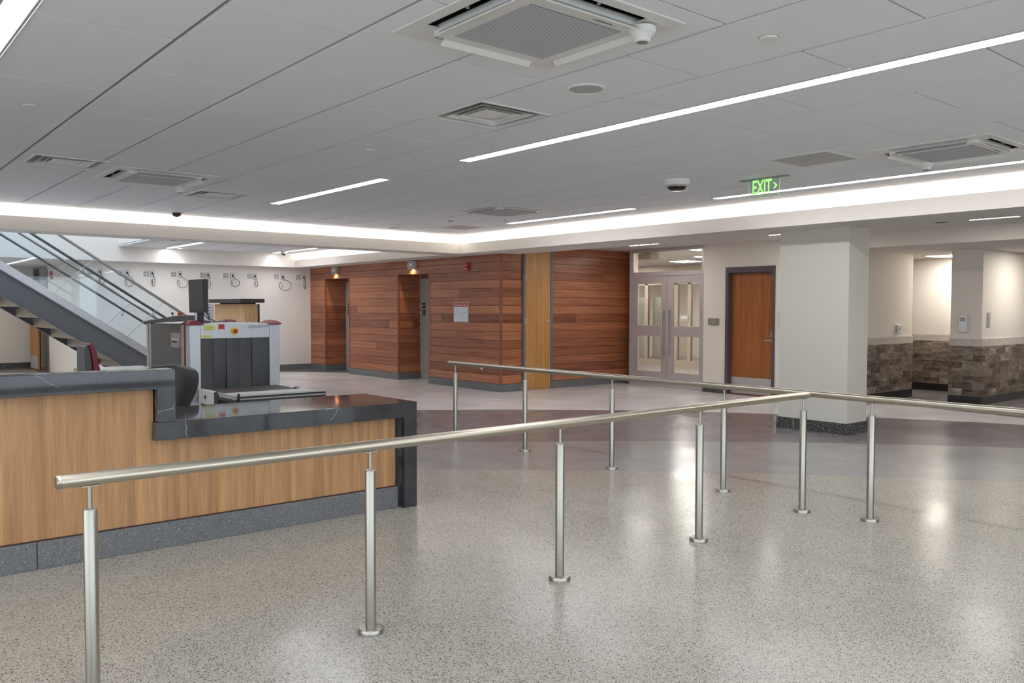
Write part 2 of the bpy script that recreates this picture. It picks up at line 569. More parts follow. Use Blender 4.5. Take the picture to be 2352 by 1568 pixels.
def tiled(x0, x1, y0, y1, holes, name='ceiling'):
    t, g = MB(), MB()
    gx, gy = 0.013, 0.007
    k0 = math.floor((x0 - GX0) / GM); k1 = math.ceil((x1 - GX0) / GM)
    for k in range(k0, k1):
        i0 = math.floor((y0 - GY0) / GM) - 2
        i = i0 if (i0 + k) % 2 == 0 else i0 + 1
        while GY0 + i * GM < y1:
            a0, a1 = max(x0, GX0 + k * GM + gx), min(x1, GX0 + (k + 1) * GM - gx)
            b0, b1 = max(y0, GY0 + i * GM + gy), min(y1, GY0 + (i + 2) * GM - gy)
            if a1 > a0 and b1 > b0:
                rs = [(a0, a1, b0, b1)]
                for h in holes: rs = cut(rs, h)
                for r in rs:
                    if r[1] - r[0] > 0.01 and r[3] - r[2] > 0.01:
                        t.box(r[0], r[1], r[2], r[3], CE, CE + 0.016)
            i += 2
    rs = [(x0, x1, y0, y1)]
    for h in holes: rs = cut(rs, h)
    for r in rs: g.box(r[0], r[1], r[2], r[3], CE + 0.016, CE + 0.03)
    o = st(t.build(name, TILE))
    go = g.build('ceiling_grid', GRID, o)
    return o


def sq(cx, cy, h):
    return (cx - h, cx + h, cy - h, cy + h)


ACS = [(2.555, 2.90), (7.03, 2.97), (6.93, 8.52), (2.60, 8.58)]
DIFF = [(3.475, 4.42), (1.73, 8.23), (3.53, 9.46)]
holes = [sq(x, y, 0.40) for x, y in ACS] + [sq(x, y, 0.283) for x, y in DIFF]
tiled(-4.0, 8.97, -4.2, 12.17, holes)
tiled(4.85, 8.97, 12.5, 18.5, [])

# soffit along the wood wall and the columns, with an open light trough on its room side
z0 = SO
st(MB().box(8.76, 9.0, -4.2, 11.96, z0, z0 + 0.03).box(9.0, 9.62, -4.2, 11.42, z0, CE + 0.2).box(8.75, 9.0, 11.96, 12.5, z0, z0 + 0.03)
   .box(9.0, 9.62, 11.42, 12.2, z0, CE + 0.2).box(8.76, 9.0, 12.5, 18.5, z0, z0 + 0.03).box(9.0, 9.3, 12.2, 18.9, z0, CE + 0.2)
   .build('ceiling_soffit', SOFF))
st(MB().box(8.75, 8.765, -4.2, 11.965, z0, 2.60).build('trim_1', WALL))
st(MB().box(-4, 8.765, 11.95, 11.965, z0, 2.60).build('trim_2', WALL))
st(MB().box(8.75, 8.765, 12.45, 18.5, z0, 2.60).build('trim_3', WALL))
st(MB().box(-4, 8.76, 11.965, 12.17, z0, z0 + 0.03).box(-4, 8.75, 12.17, 12.45, z0, CE).box(-4, 4.85, 12.17, 12.45, CE, 5.2)
   .build('ceiling_beam', SOFF))
# corridor ceilings beyond the soffit
st(MB().box(9.62, 17.0, -4.2, 12.199, CO, CO + 0.1).build('ceiling_corridor', SOFF))
st(MB().box(12.32, 17.6, 2.0, 8.6, 2.39, 2.44).build('ceiling_alcove', SOFF))
st(MB().box(12.17, 12.32, -4.2, 6.55, 2.39, CO).build('trim_4', WALL))
# far left lobby ceiling and the stair shaft
st(MB().box(-6, 4.15, 18.52, 25, 2.43, 2.55).build('ceiling_lobby', SOFF))

# ------------------------------------------------------------------ walls
# the white wall with the outlets and the bulkhead above it
st(MB().box(4.17, 9.3, 18.75, 18.9, 0, 2.6).build('wall_back', WALLW))
st(MB().box(4.15, 9.0, 18.5, 18.75, SO, 5.2).box(-6, 4.15, 18.5, 18.52, 2.43, 5.2).build('wall_bulkhead', WALLW))
st(MB().box(4.3, 9.26, 18.735, 18.75, 0, 0.135).build('baseboard_back', BASE_G))
st(MB().box(4.85, 4.95, 12.45, 18.5, CE + 0.031, 5.2).build('wall_shaft_right', WALLW))
st(MB().box(4.17, 4.3, 18.9, 21.8, 0, 2.43).build('wall_side', WALL))
st(MB().box(-6, 4.3, 23.4, 23.5, 0, 2.43).build('wall_far', WALL))
st(MB().box(-6, 4.15, 23.385, 23.4, 0, 0.135).build('baseboard_far', BASE_B))
st(MB().box(-6, -5.9, 12.45, 23.4, 0, 5.2).build('wall_far_left', WALL))


# plank walls: every plank a board with its own edge, dark backing in the joints
def planks(mb, axis, pos, a, b, z0, z1, depth=0.012):
    k = 0
    z = 0.14
    while z < z1:
        lo, hi = max(z, z0), min(z + 0.154 - 0.006, z1)
        if hi > lo + 0.005:
            if axis == 'X': mb.box(pos, pos + depth, a, b, lo, hi)
            else: mb.box(a, b, pos, pos + depth, lo, hi)
        z += 0.154
    return mb


def plank_wall(name, planks_mb, back_mb):
    o = st(back_mb.build(name, mat('joint_backing_brown', (58, 34, 26), 0.8)))
    planks_mb.build('plank_cladding', PLANK, o)
    return o


pm, bk = MB(), MB()
E2, E1 = (13.67, 14.78), (16.86, 17.98)
EZ = 2.155
for a, b in ((11.42, E2[0] - 0.05), (E2[1] + 0.05, E1[0] - 0.05), (E1[1] + 0.05, 18.75)):
    planks(pm, 'X', 9.25, a + (0.0 if a > 11.5 else 0.04), b, 0.14, SO)
    bk.box(9.262, 9.28, a, b, 0, SO)
for E in (E2, E1):
    planks(pm, 'X', 9.25, E[0] - 0.05, E[1] + 0.05, EZ + 0.05, SO)
    bk.box(9.262, 9.28, E[0] - 0.05, E[1] + 0.05, EZ + 0.05, SO)
    # recess sides and ceiling
    planks(pm, 'Y', E[1], 9.28, 9.79, 0.14, EZ)
    bk.box(9.28, 9.79, E[1] + 0.012, E[1] + 0.03, 0, EZ)
    planks(pm, 'Y', E[0] - 0.012, 9.28, 9.79, 0.14, EZ)
    bk.box(9.28, 9.79, E[0] - 0.03, E[0] - 0.012, 0, EZ)
plank_wall('wall_elevator', pm, bk)
for n, E in ((5, E2), (6, E1)):
    t = MB().box(9.245, 9.285, E[0] - 0.05, E[0], 0.14, EZ + 0.05).box(9.245, 9.285, E[1], E[1] + 0.05, 0.14, EZ + 0.05).box(9.245, 9.285, E[0], E[1], EZ, EZ + 0.05)
    st(t.build('trim_%d' % n, PLAIN))
    st(MB().box(9.285, 9.79, E[0] - 0.03, E[1] + 0.03, EZ, EZ + 0.03).build('ceiling_recess', PLAIN))
st(MB().box(9.24, 9.27, 11.405, 11.46, 0.14, SO).build('trim_7', PLAIN))
bb = MB()
for a, b in ((11.40, E2[0]), (E2[1], E1[0]), (E1[1], 18.74)):
    bb.box(9.235, 9.262, a, b, 0, 0.135)
for E in (E2, E1):
    bb.box(9.262, 9.79, E[1] - 0.015, E[1] + 0.01, 0, 0.135).box(9.262, 9.79, E[0] - 0.01, E[0] + 0.015, 0, 0.135)
st(bb.build('baseboard_elevator', BASE_G))

pm, bk = MB(), MB()
for a, b, zt in ((9.27, 9.73, 2.6), (10.46, 12.6, 2.6)):
    planks(pm, 'Y', 11.42, a, b, 0.14, zt)
    bk.box(a, b, 11.432, 11.45, 0, zt)
plank_wall('wall_planks_corridor', pm, bk)
st(MB().box(9.262, 9.73, 11.405, 11.43, 0, 0.135).box(10.465, 12.6, 11.405, 11.43, 0, 0.135).build('baseboard_corridor', BASE_G))

# wall with the glass doors and the brown door (plane X = 12.15)
st(MB().box(12.15, 12.3, 8.82, 9.29, 0, CO).box(12.15, 12.3, 6.55, 7.845, 0, CO).box(12.15, 12.3, 7.845, 8.82, 2.185, CO)
   .build('wall_right', WALL))
st(MB().box(12.135, 12.15, 8.83, 9.29, 0, 0.135).box(12.135, 12.15, 6.55, 7.84, 0, 0.135).build('baseboard_right', BASE_B))
# alcove walls with slate tiles


def tiled_wall(name, x0, x1, y0, y1, tag=None, zt=2.39, faces=()):
    o = st(MB().box(x0, x1, y0, y1, 0, zt).build(name, WALL))
    e = 0.012
    t, b = MB(), MB()
    t.box(x0 - e, x1 + e, y0 - e, y1 + e, 0.13, 1.025)
    b.box(x0 - e - 0.004, x1 + e + 0.004, y0 - e - 0.004, y1 + e + 0.004, 0, 0.13)
    t.build('wall_tile', SLATE, o)
    b.build('base_tile', mat('black_base_tile', (38, 36, 40), 0.25), o)
    return o


tiled_wall('wall_alcove_left', 12.31, 14.22, 6.56, 6.75)
tiled_wall('wall_alcove_end', 15.6, 15.75, 5.73, 9.1)
tiled_wall('wall_alcove_block', 13.7, 17.0, 5.26, 5.72)
# room column
st(MB().box(9.2, 9.66, 4.98, 5.88, 0, SO).build('column', COLP), 'square painted column standing in front of the alcove', 'column')
cb = MB().box(9.185, 9.675, 4.965, 5.895, 0, 0.135)
st(cb.build('baseboard_column', BASE_B))
st(MB().box(9.184, 9.19, 5.655, 5.66, 0.0, 0.136).build('trim_8', LGREY))

# room behind the glass doors
st(MB().box(20.5, 20.6, 6.8, 17.5, 0, 2.6).build('wall_vestibule_end', WALL))
st(MB().box(12.6, 20.6, 17.4, 17.5, 0, 2.6).build('wall_vestibule_side', WALL))
st(MB().box(12.3, 20.6, 9.2, 9.28, 0, 2.6).build('wall_vestibule_near', WALL))
st(MB().box(12.6, 12.7, 11.40, 17.4, 0, 2.6).prism([(12.26, 11.062), (12.6, 11.405), (12.7, 11.405), (12.40, 11.062)], 'Z', 0, 2.6).build('wall_vestibule_front', WALL))
st(MB().box(9.62, 17.0, 12.2, 17.4, 2.6, 2.7).box(17.0, 20.6, 9.2, 17.4, 2.6, 2.7).build('ceiling_vestibule', SOFF))
# entrance side behind the camera: glazed front with piers
st(MB().box(-6, 17, -4.4, -4.2, 2.6, 3.1).box(-6, -4.2, -4.4, -4.2, 0, 2.6).box(0.6, 0.8, -4.4, -4.2, 0, 2.6).box(5.0, 5.2, -4.4, -4.2, 0, 2.6)
   .box(8.2, 17.0, -4.4, -4.2, 0, 2.6).build('wall_entrance', WALL))
st(MB().box(-4.2, -4.0, -4.2, 12.45, 2.4, CE).box(-4.2, -4.0, -4.2, -3.9, 0, 2.4).box(-4.2, -4.0, 0.5, 0.8, 0, 2.4).box(-4.2, -4.0, 6.0, 12.45, 0, 2.4).build('wall_left', WALL))
st(MB().box(17.0, 17.1, -4.2, 5.3, 0, 2.6).build('wall_added_corridor_end', WALL))  # unseen wall, added to keep outside light off the tiled block
st(MB().box(6.0, 6.1, 18.9, 23.5, 0, 2.43).box(4.17, 6.1, 23.4, 23.5, 0, 2.43).build('wall_lobby_right', WALL))
st(MB().box(4.15, 6.1, 18.9, 23.5, 2.43, 2.5).build('ceiling_lobby_right', SOFF))

# ------------------------------------------------------------------ lights in the ceiling


def strip(x1, y0, y1, label, w=0.11, z=CE, group='linear ceiling lights', em=None):
    t = thing('linear_ceiling_light', label, 'ceiling light', (x1 - w / 2, (y0 + y1) / 2, z), 0, group)
    L = (y1 - y0) / 2
    MB().box(-w / 2, w / 2, -L, L, -0.004, 0.004).build('diffuser', em or EM_STRIP, t)
    f = MB()
    f.box(w / 2, w / 2 + 0.012, -L - 0.012, L + 0.012, -0.006, 0.004).box(-w / 2 - 0.012, -w / 2, -L - 0.012, L + 0.012, -0.006, 0.004)
    f.box(-w / 2, w / 2, L, L + 0.012, -0.006, 0.004).box(-w / 2, w / 2, -L - 0.012, -L, -0.006, 0.004)
    f.build('frame', LGREY, t)
    return t


strip(4.405, -2.5, 5.88, 'long bright linear light crossing the ceiling past the round speaker')
strip(4.405, 7.2, 9.76, 'short linear light alone in the middle of the ceiling tiles')
strip(0.745, -2.5, 5.3, 'linear light cut off by the top corner of the photo')
strip(8.07, -2.5, 5.98, 'long linear light running behind the green exit sign')
strip(8.07, 7.23, 9.72, 'linear light ending beside the far square ceiling cassette')
strip(0.745, 7.2, 9.76, 'added unseen linear light beyond the reception counter')  # outside the view, added to even out the room's light
strip(-2.3, -2.5, 5.3, 'added unseen linear light above the entrance')  # added outside the view for more light from overhead
strip(5.86, 16.4, 18.4, 'short linear light over the stair side of the back area', w=0.1)
strip(8.22, 16.3, 18.4, 'short linear light beside the cove of the back area', w=0.1)
for y0, y1, lb in ((9.6, 10.25, 'small light bar in the corridor ceiling before the glass doors'), (6.7, 7.4, 'small light bar half hidden behind the square column'),
                   (3.93, 4.5, 'small light bar in the ceiling beyond the square column')):
    strip(11.3, y0, y1, lb, w=0.12, z=CO, group='corridor light bars', em=EM_BAR)

# cove LEDs: real light strips lying in the troughs
for nm, (x0, x1, y0, y1), lb in (('a', (8.80, 8.93, -4.0, 12.12), 'LED light strip in the cove above the column'), ('b', (-3.9, 8.78, 12.0, 12.13), 'LED light strip in the cove above the counter side beam'),
                                 ('c', (8.80, 8.93, 12.55, 18.4), 'LED light strip in the cove above the lift doors')):
    o = MB().quad((x0, y0, z0 + 0.055), (x1, y0, z0 + 0.055), (x1, y1, z0 + 0.055), (x0, y1, z0 + 0.055)).build('cove_light_strip', EM_COVE)
    o['label'] = lb; o['category'] = 'light strip'


# four-way diffusers
def diffuser(cx, cy, label):
    t = thing('air_diffuser', label, 'air vent', (cx, cy, CE), 0, 'stepped square air diffusers')
    h = 0.283
    f = MB()
    for s in (-1, 1):
        f.box(-h, h, s * h - 0.008, s * h + 0.008, -0.006, 0.17).box(s * h - 0.008, s * h + 0.008, -h, h, -0.006, 0.17)
    f.build('frame', WHITE, t)
    MB().box(-h - 0.008, h + 0.008, -h - 0.008, h + 0.008, 0.165, 0.18).build('plenum_top', mat('vent_duct_grey', (38, 38, 40), 0.5, metal=0.5), t)
    MB().lathe([(0.13, 0.10), (0.13, 0.16)], seg=24, cap=False).build('duct_collar', LGREY, t)
    MB().lathe([(0.125, 0.155), (0.125, 0.158)], seg=24).build('duct_opening', DRK, t)
    for r in (0.205, 0.150):
        g = MB()
        ro, ri, zo, zi = r, r - 0.020, 0.0, 0.022
        for a in range(4):
            c, s = math.cos(a * PI / 2), math.sin(a * PI / 2)
            def R(x, y, z): return (x * c - y * s, x * s + y * c, z)
            g.quad(R(-ro, -ro, zo), R(ro, -ro, zo), R(ri, -ri, zi), R(-ri, -ri, zi))
            g.quad(R(-ro, -ro, zo), R(ro, -ro, zo), R(ro + 0.008, -ro - 0.008, zo), R(-ro - 0.008, -ro - 0.008, zo))
        g.build('cone', WHITE, t)
    MB().rings([[(-0.115, -0.115, 0.006), (0.115, -0.115, 0.006), (0.115, 0.115, 0.006), (-0.115, 0.115, 0.006)], [(-0.02, -0.02, -0.012), (0.02, -0.02, -0.012), (0.02, 0.02, -0.012), (-0.02, 0.02, -0.012)]]).build('center_plate', WHITE, t)
    MB().tube([(-0.02, -0.27, 0.06), (-0.02, 0.27, 0.06)], 0.006, 6).tube([(-0.27, 0.02, 0.06), (0.27, 0.02, 0.06)], 0.006, 6).build('brace', LGREY, t)
    return t


diffuser(*DIFF[0], 'square stepped air diffuser beside the long linear light')
diffuser(*DIFF[1], 'square stepped air diffuser farthest to the side of the ceiling, before the cassette')
diffuser(*DIFF[2], 'square stepped air diffuser between the side cassette and the cove')


# four-way ceiling cassettes
def cassette(cx, cy, label, sx, sy):
    t = thing('ceiling_cassette', label, 'air conditioner', (cx, cy, CE), 0, 'ceiling air conditioning cassettes')
    H = 0.475
    f = MB()
    for s in (-1, 1):
        a, b = sorted((s * H, s * (H - 0.065)))
        f.box(-H, H, a, b, -0.009, 0.0).box(a, b, -H + 0.065, H - 0.065, -0.009, 0.0)
    f.build('outer_frame', WHITE, t, bevel=0.004)
    for i in (-1, 1):
        for j in (-1, 1):
            x0, x1 = sorted((i * 0.41, i * 0.29)); y0, y1 = sorted((j * 0.41, j * 0.29))
            MB().box(x0, x1, y0, y1, -0.010, 0.0).build('corner_panel', WHITE, t)
    MB().box(-0.41, 0.41, -0.41, 0.41, 0.12, 0.13).build('housing', DRK, t)
    w = MB()
    for s in (-1, 1):
        a, b = sorted((s * 0.405, s * 0.395))
        w.box(-0.41, 0.41, a, b, 0.0, 0.12).box(a, b, -0.41, 0.41, 0.0, 0.12)
    w.build('slot_lining', DGREY, t)
    MB().box(-0.335, 0.335, -0.335, 0.335, -0.03, 0.02).build('center_panel', WHITE, t, bevel=0.006)
    g = MB().box(-0.27, 0.27, -0.265, 0.265, -0.034, -0.029).build('intake_grille', GRILLE, t)
    for a in range(4):
        v = MB()
        v.prism([(-0.378, -0.046), (-0.370, -0.050), (-0.340, -0.026), (-0.342, -0.020)], 'X', -0.27, 0.27)
        o = v.build('air_vane', WHITE, t)
        o.rotation_euler = (0, 0, a * PI / 2)
    for a in range(4):
        o = MB().box(-0.004, 0.004, -0.40, -0.385, -0.008, 0.02).build('vane_bracket', LGREY, t)
        o.rotation_euler = (0, 0, a * PI / 2)
    sn = MB().lathe([(0.062, -0.02), (0.058, -0.045), (0.040, -0.06), (0.036, -0.082), (0.03, -0.086), (0.012, -0.083)], (sx, sy, 0), seg=24).build('sensor', WHITE, t, smooth=True)
    MB().lathe([(0.024, -0.0875), (0.018, -0.089)], (sx, sy, 0), seg=16).build('sensor_lens', MGREY, sn)
    text('maker_mark', '\u25B2 MITSUBISHI ELECTRIC', 0.011, (0.12, -0.300, -0.0312), (PI, 0, 0), INK, t, extrude=0.0004)
    return t


cassette(*ACS[0], 'large ceiling cassette nearest the top edge of the photo', 0.33, -0.34)
cassette(*ACS[1], 'ceiling cassette between the two long linear lights by the exit sign', 0.30, 0.32)
cassette(*ACS[2], 'ceiling cassette near the far corner of the cove', 0.27, 0.28)
cassette(*ACS[3], 'ceiling cassette between the two stepped diffusers above the counter', 0.33, 0.30)


def vent_flat(cx, cy, label, z=CE):
    t = thing('return_air_grille', label, 'air vent', (cx, cy, z), 0, 'perforated return air grilles')
    h = 0.285
    f = MB()
    for s in (-1, 1):
        a, b = sorted((s * h, s * (h - 0.025)))
        f.box(-h, h, a, b, -0.006, 0).box(a, b, -h + 0.025, h - 0.025, -0.006, 0)
    f.build('frame', WHITE, t)
    MB().box(-h + 0.025, h - 0.025, -h + 0.025, h - 0.025, -0.003, 0).build('perforated_panel', MESHG, t)


vent_flat(6.57, 3.89, 'flat perforated grille in the ceiling above the exit sign')
vent_flat(7.83, 10.66, 'flat perforated grille close to the far corner of the cove')


def disc(x, y, label, r=0.042, z=CE, m=WHITE, name='sprinkler_cap', cat='sprinkler cap', g='round ceiling caps'):
    t = thing(name, label, cat, (x, y, z), 0, g)
    MB().lathe([(r, 0.0), (r, -0.006), (r * 0.9, -0.010), (r * 0.2, -0.011)], seg=24).build('cap', m, t, smooth=True)
    MB().lathe([(r * 0.8, 0.0), (r * 0.8, -0.0015), (r * 1.12, -0.002), (r * 1.12, 0)], seg=24).build('rim', LGREY, t, smooth=True)


disc(3.487, 2.308, 'round ceiling cap in the tile past the large cassette')
disc(1.08, 6.06, 'round ceiling cap in the tiles over the counter')
disc(3.475, 5.98, 'round ceiling cap between the stepped diffuser and the short linear light')
disc(3.56, 10.1, 'small round ceiling cap before the small dome camera')
disc(7.18, 6.02, 'bright white ceiling cap beside the big dome camera', 0.04)
disc(7.15, 10.0, 'tiny dark ceiling cap before the far perforated grille', 0.035, m=MGREY)
disc(2.2, 12.31, 'round cap under the beam above the stair rails', 0.05, SO, LGREY)
disc(3.96, 12.31, 'round cap under the beam above the white wall', 0.05, SO, LGREY)
disc(7.145, 6.277, 'white smoke detector on the ceiling beside the big dome camera', 0.06, name='smoke_detector', cat='smoke detector', g=None)
disc(10.2, 10.9, 'small round cap under the corridor ceiling by the plank wall', 0.05, CO, LGREY)

for x, y, lb, dz in ((3.475, 3.51, 'round flat speaker grille in the ceiling between diffuser and long light', 0.0), (6.92, 11.15, 'round ceiling speaker hanging low near the cove', 0.025)):
    t = thing('ceiling_speaker', lb, 'ceiling speaker', (x, y, CE), 0, None)
    MB().lathe([(0.112, 0), (0.112, -0.006 - dz), (0.100, -0.010 - dz), (0.098, -0.006 - dz)], seg=36, cap=False).build('ring', WHITE, t, smooth=True)
    MB().lathe([(0.10, -0.001), (0.10, -0.007 - dz), (0.02, -0.009 - dz)], seg=36).build('grille', MESHG, t, smooth=True)
    MB().lathe([(0.008, -0.008 - dz), (0.006, -0.012 - dz)], seg=12).build('badge', MGREY, t)

# dome cameras
t = thing('dome_camera', 'big multi-lens dome camera on the ceiling beside the exit sign', 'security camera', (6.60, 5.39, CE))
MB().lathe([(0.13, 0), (0.13, -0.055), (0.115, -0.06), (0.09, -0.06)], seg=40).build('housing', WHITE, t, smooth=True)
MB().lathe([(0.105, -0.06), (0.103, -0.075), (0.085, -0.098), (0.05, -0.108), (0.01, -0.11)], seg=40).build('dome', DOME, t, smooth=True)
for k in range(4):
    a = k * PI / 2 + 0.6
    MB().lathe([(0.024, -0.062), (0.024, -0.082), (0.012, -0.088)], (0.058 * math.cos(a), 0.058 * math.sin(a), 0), seg=16).build('lens', BLACK, t, smooth=True)
rg = MB()
rg.lathe([(0.106, -0.062), (0.110, -0.070), (0.100, -0.074)], seg=40, cap=False)
rg.build('ring', LGREY, t, smooth=True)
t = thing('dome_camera', 'small white dome camera at the edge of the cove above the white wall', 'security camera', (3.6, 11.05, CE))
MB().lathe([(0.085, 0), (0.085, -0.055), (0.075, -0.06)], seg=32).build('housing', WHITE, t, smooth=True)
MB().lathe([(0.058, -0.06), (0.055, -0.085), (0.035, -0.105), (0.01, -0.112)], seg=32).build('dome', mat('smoked_dome', (58, 50, 40), 0.1), t, smooth=True)
t = thing('dome_camera', 'small dome camera over the bright cove of the back area', 'security camera', (8.05, 17.6, CE))
MB().lathe([(0.07, 0), (0.07, -0.06), (0.06, -0.065)], seg=24).build('housing', WHITE, t, smooth=True)
MB().lathe([(0.05, -0.065), (0.04, -0.09), (0.01, -0.1)], seg=24).build('dome', DGREY, t, smooth=True)

# exit sign
t = thing('exit_sign', 'green EXIT sign with an arrow on a clear hanging panel', 'exit sign', (7.15, 4.76, CE))
MB().box(-0.035, 0.035, -0.26, 0.26, -0.010, 0.0).build('canopy', MGREY, t, bevel=0.003)
MB().prism([(-0.175, -0.01), (0.175, -0.01), (0.163, -0.175), (0.150, -0.188), (-0.150, -0.188), (-0.163, -0.175)], 'X', -0.004, 0.004).build('clear_panel', ACRY, t)
ed = MB()
loop = [(0.175, -0.01), (0.163, -0.175), (0.150, -0.188), (-0.150, -0.188), (-0.163, -0.175), (-0.175, -0.01)]
ed.tube([(-0.0, a, b) for a, b in loop], 0.0028, 6)
ed.build('panel_edge', mat('lit_acrylic_edge', (200, 225, 200), 0.3, emit=(170, 230, 170), estr=0.25), t)
text('lettering', 'EXIT', 0.19, (-0.0055, 0.022, -0.090), FX, EM_EXIT, t, extrude=0.001, bold=True, sx=0.56)
MB().prism([(-0.100, -0.052), (-0.118, -0.052), (-0.152, -0.082), (-0.122, -0.112), (-0.104, -0.112), (-0.130, -0.082)], 'X', -0.006, -0.004).build('arrow', EM_EXIT, t)

# slot diffuser in the corridor ceiling
t = thing('slot_diffuser', 'dark slot diffuser in the corridor ceiling beyond the column', 'air vent', (11.3, 4.86, CO))
MB().box(-0.07, 0.07, -0.09, 0.09, -0.004, 0).build('frame', LGREY, t)
MB().box(-0.035, 0.035, -0.07, 0.07, -0.006, -0.003).build('slot', DRK, t)

# downlights washing the bulkhead of the back area
for x, lb in ((6.03, 'recessed downlight washing the bulkhead nearer the stairs'), (8.17, 'recessed downlight washing the bulkhead nearer the lift wall')):
    t = thing('recessed_downlight', lb, 'ceiling light', (x, 18.32, CE), 0, 'bulkhead downlights')
    MB().lathe([(0.06, 0.0), (0.06, -0.004), (0.045, -0.005)], seg=24).build('ring', WHITE, t)
    MB().lathe([(0.044, -0.003), (0.044, -0.007)], seg=24).build('lens', EM_SPOT, t)
    ld = bpy.data.lights.new('downlight', 'SPOT'); ld.energy = 3.5; ld.spot_size = 1.9; ld.spot_blend = 0.8; ld.shadow_soft_size = 0.03; ld.color = (1.0, 0.93, 0.8)
    lo = bpy.data.objects.new('beam', ld); COL.objects.link(lo); lo.parent = t; lo.location = (0, 0, -0.02)
# alcove downlights and ceiling light
for i, (x, y, lb) in enumerate(((15.0, 6.3, 'square light panel in the alcove ceiling'), (14.6, 4.4, 'light panel in the ceiling beyond the tiled block'))):
    t = thing('light_panel', lb, 'ceiling light', (x, y, 2.39), 0)
    MB().box(-0.30, 0.30, -0.3, 0.3, -0.006, 0).build('frame', WHITE, t)
    MB().box(-0.28, 0.28, -0.28, 0.28, -0.009, -0.006).build('diffuser', EM_ALC, t)
# vestibule light panels
for x, y, lb in ((14.0, 12.75, 'light panel in the room beyond the glass doors, nearest the plank wall'), (15.9, 12.7, 'light panel farther back beyond the glass doors'),
                 (12.85, 9.9, 'light panel just inside the glass doors'), (16.2, 15.0, 'light panel at the rear of the room beyond the doors'),
                 (18.6, 14.6, 'added light panel behind the inner glazed partition, nearer'), (18.9, 12.9, 'added light panel behind the inner glazed partition, farther from the plank wall'),  # added behind the partition to brighten the far end
                 (14.9, 11.2, 'added light panel over the middle of the room beyond the doors'), (14.6, 14.6, 'added light panel beyond the glass doors, hidden behind the plank wall')):  # added to raise the light level of this room
    t = thing('light_panel', lb, 'ceiling light', (x, y, 2.6), 0, 'light panels beyond the glass doors')
    MB().box(-0.28, 0.28, -0.28, 0.28, -0.006, 0).build('frame', WHITE, t)
    MB().box(-0.26, 0.26, -0.26, 0.26, -0.010, -0.006).build('diffuser', EM_SMALL, t)
# lobby lights beyond the stairs
for x, y, lb in ((1.6, 20.2, 'linear light under the lobby ceiling beyond the stairs, nearer'), (2.3, 21.6, 'linear light under the lobby ceiling beyond the stairs, farther')):
    t = thing('linear_ceiling_light', lb, 'ceiling light', (x, y, 2.43), 0, 'lobby linear lights')
    MB().box(-1.0, 1.0, -0.06, 0.06, -0.008, 0).build('diffuser', EM_LOB, t)
    MB().box(-1.02, 1.02, -0.075, 0.075, -0.003, 0.0).build('frame', LGREY, t)


# ------------------------------------------------------------------ guard rails


def rail_post(parent, x, y):
    p = MB().lathe([(0.0245, 0.012), (0.0245, 0.730), (0.022, 0.736), (0.006, 0.737)], (x, y, 0), seg=32).build('post', STEELZ, parent, smooth=True)
    MB().lathe([(0.058, 0.0), (0.058, 0.019), (0.055, 0.023), (0.026, 0.024)], (x, y, 0), seg=40).build('base_flange', STEELZ, p, smooth=True)
    MB().lathe([(0.0075, 0.735), (0.0075, 0.818)], (x, y, 0), seg=16).build('neck', STEELZ, p, smooth=True)
    return p


t = thing('guard_rail', 'nearer brushed steel rail on posts crossing in front of the counter', 'railing', (0, 3.28, 0))
MB().tube([(0.655, 0, 0.844), (5.50, 0, 0.844)], 0.0243, 32).build('rail', STEEL, t, smooth=True)
MB().lathe([(0.0225, 0.640), (0.0245, 0.645), (0.0245, 0.657)], (0, 0, 0.844), 'X', 32).build('end_cap', STEELZ, t, smooth=True)
MB().lathe([(0.0245, 5.498), (0.0245, 5.512), (0.0215, 5.517)], (0, 0, 0.844), 'X', 32).build('end_cap', STEELZ, t, smooth=True)
for x in (0.75, 1.903, 3.066, 4.265, 5.455):
    p = rail_post(t, x, 0)
    MB().box(x - 0.03, x + 0.03, -0.011, 0.011, 0.8165, 0.8205).build('saddle', STEEL, p, bevel=0.001)
t = thing('guard_rail', 'farther brushed steel rail on posts running towards the lift doors', 'railing', (5.585, 0, 0))
MB().tube([(0, 7.83, 0.844), (0, -0.9, 0.844)], 0.0243, 32).build('rail', STEELY, t, smooth=True)
MB().lathe([(0.0245, 7.828), (0.0245, 7.842), (0.0215, 7.847)], (0, 0, 0.844), 'Y', 32).build('end_cap', STEELZ, t, smooth=True)
for y in (7.72, 6.505, 5.285, 4.06, 2.84, 1.62, 0.4, -0.8):
    p = rail_post(t, 0, y)
    MB().box(-0.011, 0.011, y - 0.03, y + 0.03, 0.8165, 0.8205).build('saddle', STEELY, p, bevel=0.001)

# ------------------------------------------------------------------ reception counter
t = thing('reception_counter', 'long wood-fronted reception counter with black stone tops and base', 'counter', (0, 5.19, 0))
MB().prism([(-2.2, 0.162), (3.26, 0.162), (3.26, 0.70), (1.56, 0.70), (1.56, 0.975), (-2.2, 0.975)], 'Y', 0.07, 0.11).build('front_panel', DESKW, t)
MB().box(-2.2, 3.27, 0.062, 0.11, 0.155, 0.163).build('base_dark_strip', mat('dark_trim_strip', (58, 34, 28), 0.5), t)  # dark brown strip along the top of the base
b = MB().box(-2.2, 0.925, 0.055, 0.11, 0, 0.155).box(0.928, 3.275, 0.055, 0.11, 0, 0.155)
b.build('base', BASE_G, t, bevel=0.003)
# low stone top with a waterfall leg
MB().prism([(1.551, 0.667), (3.300, 0.667), (3.300, 0), (3.405, 0), (3.405, 0.775), (1.551, 0.775)], 'Y', 0, 0.095).box(1.551, 3.405, 0.095, 0.775, 0.735, 0.775)\
    .build('low_stone_top', STONE, t, bevel=0.002)
MB().box(3.34, 3.405, 0.095, 0.775, 0, 0.735).build('end_panel', STONE, t)
